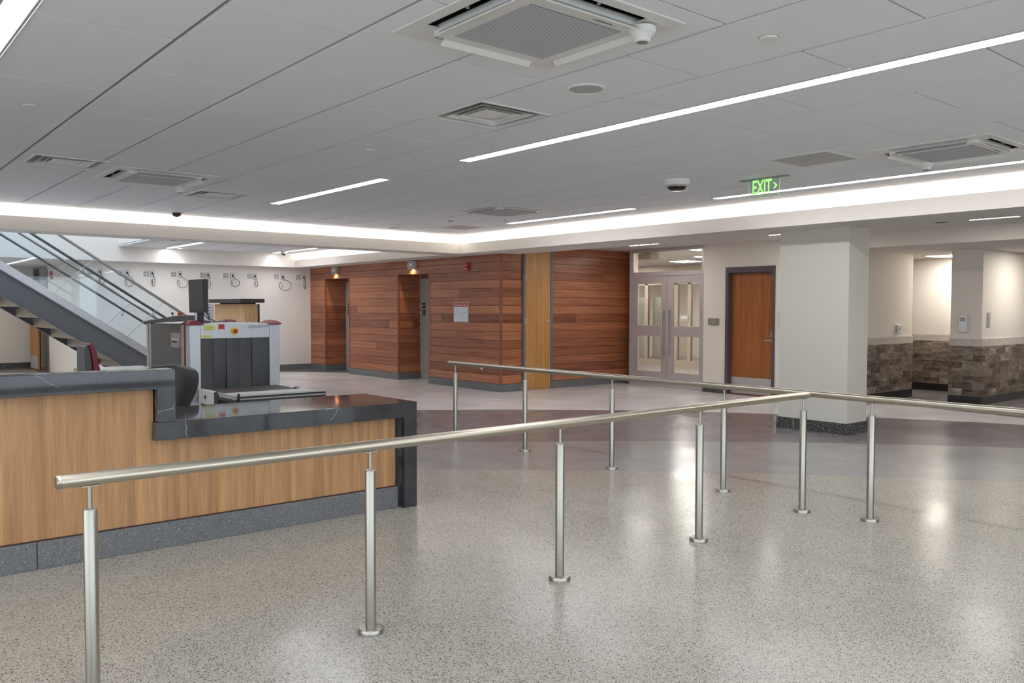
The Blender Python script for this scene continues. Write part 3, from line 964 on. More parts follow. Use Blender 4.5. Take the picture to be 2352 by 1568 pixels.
# raised stone ledge
MB().prism([(-2.2, 0.975), (1.566, 0.975), (1.566, 0.776), (1.671, 0.776), (1.671, 1.092), (-2.2, 1.092)], 'Y', 0, 0.15).build('raised_stone_ledge', STONE, t, bevel=0.002)
MB().box(-2.2, 1.56, 0.11, 0.15, 0.1, 0.975).build('ledge_backing', mat('dark_laminate', (60, 56, 54), 0.5), t)
MB().box(-2.2, 1.64, 0.15, 0.75, 0.70, 0.735).build('inner_worktop', LGREY, t)
MB().box(1.0, 1.5, 0.2, 0.7, 0.02, 0.70).box(-1.8, -0.6, 0.2, 0.7, 0.02, 0.70).build('drawer_pedestal', LGREY, t)
for x in (-2.05, 0.1):
    MB().box(x, x + 0.06, 0.15, 0.7, 0, 0.7).build('support_panel', LGREY, t)

# ------------------------------------------------------------------ chairs behind the counter


def shell(prof, thick, n=18):
    """prof(v) -> (half width, forward bulge, z, y offset)"""
    mb = MB()
    rows = []
    for j in range(n + 1):
        v = j / n
        hw, bulge, z, yo = prof(v)
        front, back = [], []
        for i in range(13):
            u = -1 + 2 * i / 12
            y = yo + bulge * (u * u)
            front.append((hw * u, y, z)); back.append((hw * u, y + thick * (1.0 - 0.5 * u * u), z))
        rows.append(front + back[::-1])
    return mb.rings(rows)


t = thing('task_chair', 'black rounded chair back showing over the low counter top', 'chair', (2.155, 6.75, 0), -0.1)


def cprof(v):
    z = 0.55 + 0.458 * v
    if z < 0.90: hw = 0.080 + 0.145 * math.sin((z - 0.55) / 0.35 * PI / 2) ** 1.3
    else: hw = 0.225 * max(0.02, 1 - ((z - 0.90) / 0.110) ** 2.8) ** 0.5
    return hw, 0.09, z, 0.04 * v


shell(cprof, 0.025, 40).build('back_shell', BLACK, t, smooth=True)
MB().lathe([(0.02, 0.40), (0.20, 0.42), (0.235, 0.455), (0.225, 0.495), (0.15, 0.50)], (0, -0.16, 0), seg=32).build('seat', BLACK, t, smooth=True)
MB().tube([(0.16, 0.0, 0.50), (0.15, -0.06, 0.64), (0.10, -0.20, 0.668)], 0.018, 10).build('armrest', MGREY, t, smooth=True)
MB().tube([(-0.20, 0.02, 0.50), (-0.235, -0.08, 0.64), (-0.235, -0.22, 0.652)], 0.016, 10).build('armrest', MGREY, t, smooth=True)
MB().lathe([(0.025, 0.06), (0.025, 0.41)], (0, -0.14, 0), seg=16).build('stem', DGREY, t, smooth=True)
for k in range(5):
    a = 2 * PI * k / 5 + 0.3
    l = MB().tube([(0, -0.14, 0.09), (0.27 * math.cos(a), -0.14 + 0.27 * math.sin(a), 0.075)], 0.018, 8).build('leg', DGREY, t)
    MB().lathe([(0.03, -0.012), (0.03, 0.012)], (0.27 * math.cos(a), -0.14 + 0.27 * math.sin(a), 0.03), 'X', 16).build('caster', BLACK, l)

t = thing('office_chair', 'maroon and grey upholstered chair back beyond the raised ledge', 'chair', (1.98, 8.5, 0), 0)
MB().prism([(-0.062, 0.50), (0.02, 0.48), (0.0, 0.95), (-0.02, 1.09), (-0.035, 1.118), (-0.062, 1.10)], 'Y', -0.02, 0.30).build('back_shell', DGREY, t, bevel=0.008)
MB().prism([(0.022, 0.50), (0.105, 0.56), (0.088, 0.72), (0.062, 0.90), (0.035, 1.06), (0.012, 1.125), (-0.018, 1.138), (-0.030, 1.115), (-0.018, 1.08), (0.004, 0.94)], 'Y', -0.04, 0.32).build('back_cushion', MAROON, t, bevel=0.012)
MB().box(0.02, 0.46, -0.06, 0.36, 0.42, 0.49).build('seat', MAROON, t, bevel=0.02)
MB().lathe([(0.025, 0.05), (0.025, 0.42)], (0.22, 0.15, 0), seg=16).build('stem', BLACK, t)
for k in range(5):
    a = 2 * PI * k / 5
    l = MB().tube([(0.22, 0.15, 0.09), (0.22 + 0.28 * math.cos(a), 0.15 + 0.28 * math.sin(a), 0.075)], 0.018, 8).build('leg', BLACK, t)
    MB().lathe([(0.03, -0.012), (0.03, 0.012)], (0.22 + 0.28 * math.cos(a), 0.15 + 0.28 * math.sin(a), 0.03), 'X', 16).build('caster', BLACK, l)

t = thing('side_table', 'pale table top with a wood edge behind the raised ledge', 'table', (2.35, 9.35, 0))
MB().box(-0.10, 0.62, -0.18, 1.1, 0.755, 0.782).build('tabletop', WHITE, t)
MB().box(-0.105, -0.10, -0.18, 1.1, 0.752, 0.784).box(-0.105, 0.62, -0.186, -0.18, 0.752, 0.784).build('wood_edge', DOORY, t)
for x in (-0.06, 0.57):
    for y in (-0.13, 1.04):
        MB().box(x - 0.02, x + 0.02, y - 0.02, y + 0.02, 0, 0.755).build('leg', DGREY, t)

# ------------------------------------------------------------------ baggage scanner
t = thing('baggage_scanner', 'grey baggage x-ray machine with rubber curtain and maroon corners', 'scanner', (3.05, 9.0, 0))
W, LN, H = 1.01, 1.50, 1.295
MB().box(0.02, W - 0.02, 0.03, LN - 0.03, 0.08, H - 0.01).build('body', DGREY, t)
for x0, x1 in ((0.0, 0.118), (0.886, W)):
    MB().box(x0, x1, 0.0, 0.13, 0.06, H - 0.012).build('front_pillar', MACH, t, bevel=0.006)
    MB().box(x0, x1, LN - 0.13, LN, 0.06, H - 0.012).build('rear_pillar', MACH, t, bevel=0.006)
hd = MB().box(0.118, 0.886, 0.004, 0.06, 1.135, H).build('header_panel', MACH, t, bevel=0.003)
MB().box(0.118, 0.886, 0.02, 0.06, 0.06, 0.50).build('lower_panel', RUBBER, t)
MB().box(0.01, W - 0.01, 0.02, LN - 0.02, H - 0.012, H - 0.002).build('top_cover', MACH, t)
fl = [0.118, 0.256, 0.398, 0.548, 0.686, 0.886]
for i in range(5):
    m_ = MB()
    a, b_ = fl[i] + 0.002, fl[i + 1] - 0.002
    rows = []
    for j in range(7):
        z = 0.592 + (1.134 - 0.592) * j / 6
        yo = 0.014 + 0.010 * math.sin(i * 2.1 + j * 0.5) * (1 - j / 6) + (0.004 if i % 2 else 0)
        rows.append([(a, yo, z), ((a + b_) / 2, yo - 0.006, z), (b_, yo, z), (b_, yo + 0.004, z), ((a + b_) / 2, yo - 0.002, z), (a, yo + 0.004, z)])
    m_.rings(rows).build('curtain_flap', RUBBER, t, smooth=True)
# side skin
MB().box(0.006, 0.02, 0.285, 1.325, 0.20, 1.275).build('side_panel', mat('side_panel_grey', (88, 88, 92), 0.22, metal=0.35), t)
MB().box(W - 0.02, W - 0.006, 0.285, 1.325, 0.20, 1.275).build('side_panel', MATS['side_panel_grey'], t)
for y0, y1 in ((0.148, 0.172), (1.395, 1.415)):
    MB().box(-0.002, 0.02, y0, y1, 0.12, H - 0.02).build('maroon_strip', MAROON, t)
for y0, y1 in ((0.175, 0.28), (1.33, 1.39)):
    MB().box(0.004, 0.02, y0, y1, 0.12, H - 0.015).build('side_trim', mat('aluminium_warm_reflection', (176, 162, 142), 0.4, metal=0.5), t)  # plain aluminium trim; the tan tint paints in a warm reflection


def corner_cap(sx, sy, x0, y0):
    mb = MB()
    rows = []
    for k, (s, z) in enumerate(((1.0, -0.014), (1.0, 0.0), (0.85, 0.012), (0.6, 0.026), (0.35, 0.034), (0.1, 0.036))):
        hx, hy = 0.075 * s + 0.004, 0.115 * s + 0.004
        cx, cy = x0 + sx * 0.072, y0 + sy * 0.11
        rows.append([(cx - hx, cy - hy, H + z), (cx + hx, cy - hy, H + z), (cx + hx, cy + hy, H + z), (cx - hx, cy + hy, H + z)])
    mb.rings(rows).build('corner_cap', MAROON, t, smooth=True)


corner_cap(1, 1, -0.006, -0.006); corner_cap(-1, 1, W + 0.006, -0.006); corner_cap(1, -1, -0.006, LN + 0.006); corner_cap(-1, -1, W + 0.006, LN + 0.006)
MB().box(0.156, 0.277, 0.001, 0.0042, 1.222, 1.280).build('yellow_label', LYEL, hd)
for k, (w_, z_) in enumerate(((0.05, 1.271), (0.09, 1.259), (0.10, 1.250), (0.08, 1.240), (0.09, 1.231))):
    MB().box(0.165 if k else 0.19, (0.165 if k else 0.19) + w_, 0.0002, 0.0012, z_ - 0.0015, z_ + 0.0015).build('label_print', INKG, hd)
MB().box(0.122, 0.240, 0.001, 0.0042, 1.144, 1.174).build('yellow_label', LYEL, hd)
MB().box(0.135, 0.225, 0.0002, 0.0012, 1.154, 1.157).box(0.15, 0.21, 0.0002, 0.0012, 1.161, 1.164).build('label_print', INKG, hd)
MB().box(0.311, 0.376, 0.001, 0.0042, 1.228, 1.288).build('red_emblem', RED, hd)
MB().box(0.311, 0.376, 0.0008, 0.0042, 1.222, 1.228).box(0.322, 0.362, 0.0002, 0.001, 1.232, 1.238).build('emblem_text', WHITE, hd)
MB().lathe([(0.040, 0.004), (0.040, -0.002), (0.036, -0.006)], (0.486, 0, 1.215), 'Y', 32).build('stop_button_base', YEL, hd, smooth=True)
MB().lathe([(0.015, -0.004), (0.015, -0.022), (0.024, -0.024), (0.024, -0.036), (0.014, -0.041)], (0.486, 0, 1.215), 'Y', 24).build('stop_button', RED, hd, smooth=True)
text('brand_lettering', 'smiths detection', 0.034, (0.765, 0.0030, 1.266), FY, INKG, hd)
text('brand_lettering', 'bringing technology to life', 0.014, (0.715, 0.0030, 1.246), FY, INKG, hd)
pl = MB().box(-0.002, 0.006, 0.34, 0.60, 1.03, 1.19).build('maker_plate', mat('polished_plate', (196, 192, 184), 0.12, metal=0.9), t)
text('plate_lettering', 'smiths detection', 0.036, (-0.0028, 0.465, 1.122), FX, WHITE, pl)
text('plate_lettering', 'HeimannSystems', 0.026, (-0.0028, 0.48, 1.092), FX, INK, pl)
for y in (0.352, 0.588):
    for z in (1.042, 1.178):
        MB().lathe([(0.004, -0.004), (0.004, -0.001)], (0, y, z), 'X', 10).build('screw', INK, pl)
# conveyor
cv = MB().box(0.135, 0.945, -0.62, 0.02, 0.575, 0.592).build('conveyor_belt', BELT, t)
for x0 in (0.08, 0.945):
    s_ = MB().prism([(-0.46, 0.455), (-0.02, 0.455), (-0.02, 0.603), (-0.40, 0.603), (-0.46, 0.58)], 'X', x0, x0 + 0.055).build('conveyor_side', LGREY if x0 > 0.5 else WHITE, t, bevel=0.004)
MB().lathe([(0.020, 0.076), (0.020, 0.082)], (0, -0.22, 0.53), 'X', 24).build('side_opening', DRK, t)
for x0 in (0.083, 0.95):
    MB().prism([(-0.56, 0.47), (-0.42, 0.47), (-0.42, 0.59), (-0.50, 0.61), (-0.56, 0.59)], 'X', x0, x0 + 0.045).build('roller_bracket', BLACK, t, bevel=0.004)
    MB().box(x0 + 0.01, x0 + 0.03, -1.0, -0.50, 0.565, 0.603).build('extension_rail', LGREY, t)
    MB().box(x0 + 0.005, x0 + 0.035, -1.0, -0.50, 0.535, 0.565).build('extension_rail', BLACK, t)
for k in range(7):
    MB().lathe([(0.018, 0.115), (0.018, 0.955)], (0, -0.66 - 0.05 * k, 0.587), 'X', 16).build('roller', LGREY, t, smooth=True)
for z0_, z1_, m_ in ((0.598, 0.612, LGREY), (0.578, 0.598, BLACK), (0.566, 0.578, LGREY), (0.540, 0.566, BLACK)):
    MB().box(0.125, 1.045, -1.035, -1.0, z0_, z1_).build('end_bar', m_, t)
MB().box(0.118, 0.126, -1.04, -0.99, 0.535, 0.625).build('end_stop', BLACK, t)
for x in (0.12, 0.92):
    MB().box(x, x + 0.04, -0.92, -0.88, 0.0, 0.54).build('leg', MACH, t)

# monitor, console and cables on the scanner
t = thing('monitor', 'black flat monitor standing on the x-ray machine', 'monitor', (3.37, 9.66, 1.295), math.radians(-84))
MB().prism([(-0.012, 0.115), (0.035, 0.115), (0.032, 0.495), (-0.020, 0.495)], 'X', -0.195, 0.195).build('housing', BLACK, t, bevel=0.006)
MB().prism([(-0.0155, 0.150), (-0.0125, 0.150), (-0.0195, 0.475), (-0.0225, 0.475)], 'X', -0.175, 0.175).build('screen', mat('dark_screen', (70, 70, 72), 0.3), t)
MB().prism([(0.035, 0.16), (0.062, 0.20), (0.062, 0.40), (0.034, 0.46)], 'X', -0.12, 0.12).build('rear_bulge', MAROON, t, bevel=0.01)
MB().box(-0.03, 0.03, 0.0, 0.06, 0.012, 0.14).build('stand_neck', BLACK, t, bevel=0.008)
MB().lathe([(0.11, 0.0), (0.10, 0.02), (0.05, 0.03)], (0, 0.03, 0), seg=24).build('stand_base', BLACK, t, smooth=True)
mon = t
for pts in (((0.0, 0.05, 0.20), (-0.03, 0.11, 0.12), (-0.06, 0.16, 0.05), (-0.10, 0.20, 0.010), (-0.05, 0.30, 0.008)),
            ((0.03, 0.05, 0.16), (0.0, 0.13, 0.09), (-0.08, 0.18, 0.03), (-0.14, 0.22, 0.008)),
            ((0.02, 0.0, 0.10), (0.09, -0.04, 0.06), (0.14, -0.05, 0.02), (0.16, 0.04, 0.008)),
            ((0.0, 0.06, 0.12), (-0.04, 0.12, 0.06), (0.0, 0.22, 0.012), (0.03, 0.34, 0.008))):
    MB().tube(pts, 0.005, 8).build('cable', BLACK, mon, smooth=True)
t = thing('control_console', 'low grey operator keyboard with a ball stick on the x-ray machine', 'keyboard', (3.0, 9.50, 1.295), math.radians(-40))
MB().prism([(-0.20, 0.004), (0.22, 0.025), (0.22, 0.085), (0.18, 0.088), (-0.20, 0.022)], 'Y', -0.18, 0.18).build('body', DGREY, t, bevel=0.004)
MB().prism([(-0.18, 0.0255), (0.17, 0.0855), (0.17, 0.0885), (-0.18, 0.0285)], 'Y', -0.165, 0.165).build('key_plate', mat('pale_key_plate', (176, 172, 168), 0.4), t)
j = MB().lathe([(0.012, 0.06), (0.022, 0.064), (0.004, 0.070), (0.004, 0.095), (0.012, 0.102), (0.014, 0.112), (0.006, 0.120)], (0.03, 0.02, 0), seg=16).build('ball_stick', BLACK, t, smooth=True)
MB().lathe([(0.026, 0.075), (0.026, 0.092)], (0.16, -0.10, 0), seg=20).build('stop_button_base', YEL, t)
MB().lathe([(0.020, 0.092), (0.024, 0.100), (0.024, 0.115), (0.012, 0.120)], (0.16, -0.10, 0), seg=20).build('stop_button', RED, t, smooth=True)
# ------------------------------------------------------------------ kiosk and the notice beside it
t = thing('lectern_kiosk', 'wood veneered kiosk with a dark slab top behind the scanner', 'kiosk', (5.12, 12.6, 0))
MB().box(0.0, 0.20, 0.0, 1.28, 0.0, 1.53).build('cabinet', KIOSKW, t)
MB().box(0.20, 0.235, 0.0, 1.28, 0.0, 1.53).build('end_strip', mat('dark_laminate_strip', (58, 48, 48), 0.5), t)
MB().box(0.02, 0.19, 0.05, 1.1, 1.53, 1.55).build('top_spacer', MATS['dark_laminate_strip'], t)
MB().box(-0.10, 0.28, -0.08, 1.28, 1.55, 1.61).build('slab_top', MATS['dark_laminate_strip'], t)
t = thing('notice_board', 'pale notice board with rows of small print beside the kiosk', 'notice board', (4.45, 12.5, 0))
MB().box(-0.14, 0.115, 0.0, 0.02, 0.9, 1.52).build('board', PAPER, t)
MB().box(-0.14, 0.115, -0.002, 0.0, 1.512, 1.525).box(0.115, 0.15, -0.004, 0.02, 0.9, 1.53).build('board_edge', mat('cream_edge', (214, 206, 190), 0.6), t)
for k in range(9):
    MB().box(0.05, 0.10, -0.003, 0.0, 1.462 - k * 0.042, 1.477 - k * 0.042).build('print_line', INKG, t)
    if k < 2: MB().box(-0.04, 0.0, -0.003, 0.0, 1.462 - k * 0.042, 1.477 - k * 0.042).build('print_line', INKG, t)
MB().box(-0.03, 0.03, 0.0, 0.02, 0.02, 0.9).build('stand_post', MGREY, t)
MB().box(-0.13, 0.13, -0.15, 0.17, 0, 0.02).build('stand_foot', MGREY, t)

# ------------------------------------------------------------------ staircase
t = thing('staircase', 'open steel staircase with glass sides rising out of view', 'stairs', (4.72, 15.0, 0))
SL = 0.6604


def TZ(x):   # top edge of the stringer in world coordinates, x in world
    return 2.21 - SL * (x - 2.223)


def sp(x, dz):
    return (x - 4.72, TZ(x) + dz)


XL, XR = -0.3, 5.05
for nm, y0, y1 in (('near', -0.03, 0.0), ('far', 1.95, 1.98)):
    a = MB().prism([sp(XL, -0.17), sp(XR, -0.17), (XR - 4.72, 0.0), (4.72 - 4.72, 0.0), sp(XL, -0.565)], 'Y', y0, y1).build('stringer', STAIR, t)
    MB().prism([sp(XL, -0.16), sp(XR, -0.16), sp(XR, -0.185), sp(XL, -0.185)], 'Y', y0 - 0.03, y1 + 0.03).prism([sp(XL, -0.545), sp(4.67, -0.545), sp(4.70, -0.565), sp(XL, -0.565)], 'Y', y0 - 0.03, y1 + 0.03).build('flange', STAIR, a)
    MB().prism([sp(XL, -0.02), sp(XR, -0.02), sp(XR, -0.165), sp(XL, -0.165)], 'Y', y0 - 0.012, y1 + 0.012).build('shoe_plate', CLAMP, t)
    yc = (y0 + y1) / 2
    xs = [XL, 0.45, 1.72, 2.96, 4.05, XR]
    for x0, x1 in zip(xs, xs[1:]):
        # joints are cut square to the slope
        k = 0.60
        g = [sp(x0 + 0.006, -0.02), sp(x1 - 0.006, -0.02), (x1 - 0.006 + k - 4.72, TZ(x1 + k) + 0.955), (x0 + 0.006 + k - 4.72, TZ(x0 + k) + 0.955)]
        gp = MB().prism(g, 'Y', yc - 0.008, yc + 0.008).build('glass_panel', GLASSG, t)
        if x0 > XL:
            MB().tube([(x0 - 4.72, yc, TZ(x0) - 0.02), (x0 + k - 4.72, yc, TZ(x0 + k) + 0.955)], 0.005, 6).build('joint_edge', mat('glass_edge', (205, 220, 222), 0.2), gp)
    MB().tube([(XL - 4.72, yc, TZ(XL) + 0.965), (XR + 0.6 - 4.72, yc, TZ(XR + 0.6) + 0.965)], 0.024, 12).build('cap_rail', brushed('cap_rail_steel', (150, 150, 152), 0.35, 'X') if 'cap_rail_steel' not in MATS else MATS['cap_rail_steel'], t, smooth=True)
    hs = 0.09 if nm == 'near' else -0.09
    MB().tube([(XL - 4.72, yc + hs, TZ(XL) + 0.72), (XR + 0.5 - 4.72, yc + hs, TZ(XR + 0.5) + 0.72)], 0.022, 12).build('handrail', mat('dark_handrail_steel', (96, 100, 106), 0.3, metal=0.6), t, smooth=True)
    for x in (0.45, 1.72, 2.96, 4.05):
        xb = x + 0.44
        br = MB().tube([(xb - 4.72, yc, TZ(xb) + 0.64), (xb - 4.72 - 0.02, yc + hs * 0.5, TZ(xb) + 0.60), (xb - 4.72, yc + hs, TZ(xb) + 0.64), (xb - 4.72, yc + hs, TZ(xb) + 0.71)], 0.009, 8).build('bracket', KNEES, t, smooth=True)
x = 4.62
while x > XL:
    xb = x - 0.27
    z = TZ(xb) - 0.54
    if z > 0.02:
        tr = MB().box(xb - 4.72, x + 0.03 - 4.72, 0.0, 1.95, z - 0.03, z).build('tread', TREAD, t)
        MB().box(xb - 4.72 - 0.006, xb - 4.72, 0.0, 1.95, z - 0.03, z + 0.115).build('riser', TREAD, tr)
    x -= 0.2695

# ------------------------------------------------------------------ lift doors


def star(mb, cx, cz, r, x):
    pts = []
    for k in range(10):
        a = PI / 2 + k * PI / 5
        rr = r if k % 2 == 0 else r * 0.45
        pts.append((cx + rr * math.cos(a), cz + rr * math.sin(a)))
    mb.prism(pts, 'X', x - 0.001, x)
    return mb


for i, (E, num, lb) in enumerate(((E2, '2', 'brushed steel lift door in the recess nearer the evacuation plan'), (E1, '1', 'brushed steel lift door in the recess nearer the white wall'))):
    d = thing('door_%d' % (i + 1), lb, 'lift door', (9.79, E[0], 0))
    d['kind'] = 'structure'
    w = E[1] - E[0]
    j = MB().box(0.0, 0.10, w - 0.30, w, 0, 2.09).build('jamb', ELEV, d)
    MB().box(0.0, 0.10, 0.0, 0.06, 0, 2.09).build('jamb', ELEV, d)
    MB().box(0.0, 0.10, 0.06, w - 0.30, 2.05, 2.09).build('header', ELEV, d)
    MB().box(0.0, 0.10, 0.0, w, 2.09, EZ).build('head_panel', PLAIN, d)
    for y0, y1 in ((0.06, 0.06 + (w - 0.36) / 2 - 0.002), (0.06 + (w - 0.36) / 2 + 0.002, w - 0.30)):
        MB().box(0.09, 0.12, y0, y1, 0.01, 2.05).build('door_panel', ELEV, d)
    MB().box(-0.005, 0.12, 0.0, w, 0.0, 0.008).build('sill', LGREY, d)
    yp = w - 0.135
    up = MB().box(-0.003, 0, yp - 0.055, yp + 0.055, 1.475, 1.585).build('floor_plate', BLACK, d)
    lo_ = MB().box(-0.003, 0, yp - 0.055, yp + 0.055, 1.325, 1.45).build('floor_plate', BLACK, d)
    star(MB(), yp + 0.025, 1.535, 0.028, -0.0031).build('star', WHITE, up)
    text('numeral', '2', 0.075, (-0.0045, yp - 0.027, 1.535), FX, WHITE, up, bold=True)
    text('numeral', num, 0.12, (-0.0045, yp, 1.385), FX, WHITE, lo_, bold=True, sx=0.8)
    MB().box(-0.0015, 0, yp - 0.055, yp + 0.055, 1.462, 1.466).build('braille_strip', WHITE, d)

# indicator lanterns over the lift openings
for y, lb in ((14.22, 'square lift indicator lamp over the recess nearer the evacuation plan'), (17.45, 'square lift indicator lamp over the recess nearer the white wall')):
    t = thing('lift_lantern', lb, 'indicator lamp', (9.25, y, 2.34), 0, 'lift indicator lamps')
    MB().box(-0.06, 0.0, -0.125, 0.125, -0.075, 0.075).build('housing', LGREY, t, bevel=0.004)
    MB().box(-0.064, -0.06, -0.075, 0.075, -0.05, 0.05).build('bezel', MGREY, t)
    MB().box(-0.067, -0.064, -0.055, 0.055, -0.036, 0.036).build('lens', WHITE, t)
    MB().box(-0.055, -0.01, -0.10, 0.10, -0.077, -0.075).build('down_light', WHITE, t)
    ld = bpy.data.lights.new('lantern_glow', 'SPOT'); ld.energy = 9; ld.spot_size = 2.9; ld.spot_blend = 1.0; ld.shadow_soft_size = 0.008; ld.color = (1.0, 0.78, 0.42)
    lo = bpy.data.objects.new('down_beam', ld); COL.objects.link(lo); lo.parent = t; lo.location = (-0.035, 0, -0.082)

# fire strobe
t = thing('fire_alarm_strobe', 'red fire alarm strobe high on the plank wall', 'fire alarm', (9.25, 12.395, 2.235))
MB().box(-0.045, 0.0, -0.055, 0.055, -0.075, 0.075).build('housing', RED, t, bevel=0.012)
MB().box(-0.052, -0.045, -0.03, 0.03, 0.005, 0.05).build('lens', mat('strobe_lens', (200, 120, 120), 0.2), t, bevel=0.004)
text('lettering', 'FIRE', 0.032, (-0.0455, 0, -0.045), FX, WHITE, t, bold=True)

# evacuation plan
t = thing('evacuation_plan', 'framed white evacuation plan with a red title on the plank wall', 'sign', (9.25, 12.59, 1.40))
MB().box(-0.016, 0.0, -0.228, 0.228, -0.185, 0.185).build('board', LGREY, t)
MB().box(-0.018, -0.016, -0.215, 0.215, -0.172, 0.172).build('sheet', PAPER, t)
MB().box(-0.0195, -0.018, -0.208, 0.208, 0.098, 0.168).build('title_band', RED, t)
text('title_word', 'Evacuation', 0.052, (-0.0205, 0.055, 0.132), FX, WHITE, t)
text('title_word', 'Plan', 0.052, (-0.0205, -0.128, 0.132), FX, WHITE, t)
pl = MB()
for (a, b_, c, d_) in ((-0.19, 0.19, -0.072, -0.070), (-0.19, 0.19, 0.062, 0.064), (-0.19, -0.188, -0.07, 0.062), (0.188, 0.19, -0.07, 0.03), (-0.05, 0.10, 0.0, 0.002), (0.0, 0.002, -0.07, 0.0),
                      (-0.12, -0.118, -0.07, 0.06), (-0.16, -0.05, 0.03, 0.032), (-0.08, -0.078, -0.02, 0.04), (0.06, 0.062, -0.07, 0.0), (-0.18, -0.12, -0.03, -0.028), (0.10, 0.16, -0.04, -0.038)):
    pl.box(-0.0195, -0.018, -b_, -a, c, d_)
pl.build('floor_plan_lines', INKG, t)
MB().box(-0.0196, -0.018, -0.12, -0.10, -0.012, 0.006).build('location_mark', INK, t)

# duplex outlet low on the plank wall
t = thing('wall_outlet', 'white power outlet low on the plank wall behind the rail', 'outlet', (9.25, 11.97, 0.43))
MB().box(-0.008, 0.0, -0.03, 0.03, 0.022, 0.058).build('upper_socket', WHITE, t)
MB().box(-0.008, 0.0, -0.03, 0.03, -0.058, -0.022).build('lower_socket', WHITE, t)
MB().box(-0.004, 0.0, -0.035, 0.035, -0.062, 0.062).build('cover_plate', mat('brown_plate', (130, 76, 56), 0.4), t)

# tall oak door in the plank wall
d = thing('door_3', 'tall yellowish oak door set in the plank wall', 'door', (9.79, 11.42, 0))
d['kind'] = 'structure'
MB().box(0.0, 0.608, -0.02, 0.02, 0.012, 2.60).build('leaf', DOORY, d, bevel=0.002)
for x0, x1 in ((-0.055, -0.003), (0.612, 0.668)):
    MB().box(x0, x1, -0.03, 0.03, 0, 2.60).build('frame', GRFR, d)
for z in (0.45, 1.20, 1.95):
    MB().box(-0.010, 0.006, -0.034, -0.02, z, z + 0.11).build('hinge', KNEES, d)
MB().lathe([(0.022, -0.022), (0.022, -0.03), (0.010, -0.034)], (0.535, 0, 1.245), 'Y', 20).build('lock_cylinder', KNEES, d, smooth=True)
MB().box(0.606, 0.612, -0.026, -0.01, 1.17, 1.27).build('strike_plate', KNEES, d)

# ------------------------------------------------------------------ glass double doors
d = thing('door_4', 'glazed aluminium double doors with a transom window', 'door', (12.15, 9.29, 0))
d['kind'] = 'structure'
fr = MB()
for y0, y1 in ((0.0, 0.05), (1.715, 1.77)):
    fr.box(0.0, 0.11, y0, y1, 0, CO)
fr.box(0.0, 0.11, 0.05, 1.715, 2.54, CO).box(0.0, 0.11, 0.05, 1.715, 2.085, 2.165)
fr.build('frame', ALU, d, bevel=0.002)
MB().box(0.045, 0.055, 0.05, 1.715, 2.165, 2.54).build('transom_glass', GLASS, d)
MB().box(0.0, 0.11, 0.0, 1.77, 0.0, 0.012).build('threshold', LGREY, d)


def gleaf(y0, y1, p0, p1, hy):
    f = MB()
    zs = (0.012, 0.293, 0.958, 1.152, 1.942, 2.078)
    f.box(0.02, 0.065, y0, p0, zs[0], zs[5]).box(0.02, 0.065, p1, y1, zs[0], zs[5])
    f.box(0.02, 0.065, p0, p1, zs[0], zs[1]).box(0.02, 0.065, p0, p1, zs[2], zs[3]).box(0.02, 0.065, p0, p1, zs[4], zs[5])
    lf = f.build('door_leaf', ALU, d)
    MB().box(0.038, 0.046, p0, p1, zs[1], zs[2]).build('lower_pane', GLASS, lf)
    MB().box(0.038, 0.046, p0, p1, zs[3], zs[4]).build('upper_pane', GLASS, lf)
    MB().tube([(0.02, hy, 1.44), (-0.05, hy, 1.44), (-0.068, hy, 1.42), (-0.068, hy, 0.65), (-0.05, hy, 0.63), (0.02, hy, 0.63)], 0.0145, 14).build('pull_handle', KNEES, lf, smooth=True)
    MB().tube([(0.065, hy, 1.44), (0.13, hy, 1.42), (0.13, hy, 0.65), (0.065, hy, 0.63)], 0.0145, 12).build('pull_handle', KNEES, lf, smooth=True)


gleaf(0.055, 0.853, 0.108, 0.705, 0.775)
gleaf(0.859, 1.710, 0.988, 1.585, 0.905)

# ------------------------------------------------------------------ brown door
d = thing('door_5', 'brown wooden door in a dark frame with a steel kick plate', 'door', (12.15, 7.845, 0))
d['kind'] = 'structure'
fr = MB()
fr.box(-0.015, 0.13, 0.0, 0.052, 0, 2.185).box(-0.015, 0.13, 0.918, 0.975, 0, 2.185).box(-0.015, 0.13, 0.052, 0.918, 2.09, 2.185)
fr.build('frame', DKFR, d, bevel=0.002)
MB().box(0.055, 0.07, 0.052, 0.07, 0, 2.09).box(0.055, 0.07, 0.90, 0.918, 0, 2.09).box(0.055, 0.07, 0.07, 0.90, 2.07, 2.09).build('door_stop', DKFR, d)
lf = MB().box(0.075, 0.12, 0.056, 0.914, 0.012, 2.085).build('leaf', DOORB, d)
MB().box(0.073, 0.075, 0.075, 0.90, 0.02, 0.30).build('kick_plate', KNEES, lf)
MB().box(0.066, 0.075, 0.082, 0.118, 1.0, 1.10).build('keypad_lock', KNEES, lf, bevel=0.003)
MB().lathe([(0.028, 0.060), (0.028, 0.075)], (0, 0.10, 0.945), 'X', 20).build('lever_rose', KNEES, lf)
MB().tube([(0.075, 0.10, 0.945), (0.030, 0.10, 0.945), (0.026, 0.115, 0.945), (0.026, 0.215, 0.945)], 0.010, 10).build('lever', KNEES, lf, smooth=True)
MB().box(0.070, 0.075, 0.18, 0.20, 2.0, 2.075).build('blue_tape', mat('blue_tape', (60, 90, 160), 0.7), lf)
MB().box(0.0, 0.13, 0.052, 0.918, 0, 0.012).build('threshold', mat('brown_threshold', (110, 66, 46), 0.6), d)

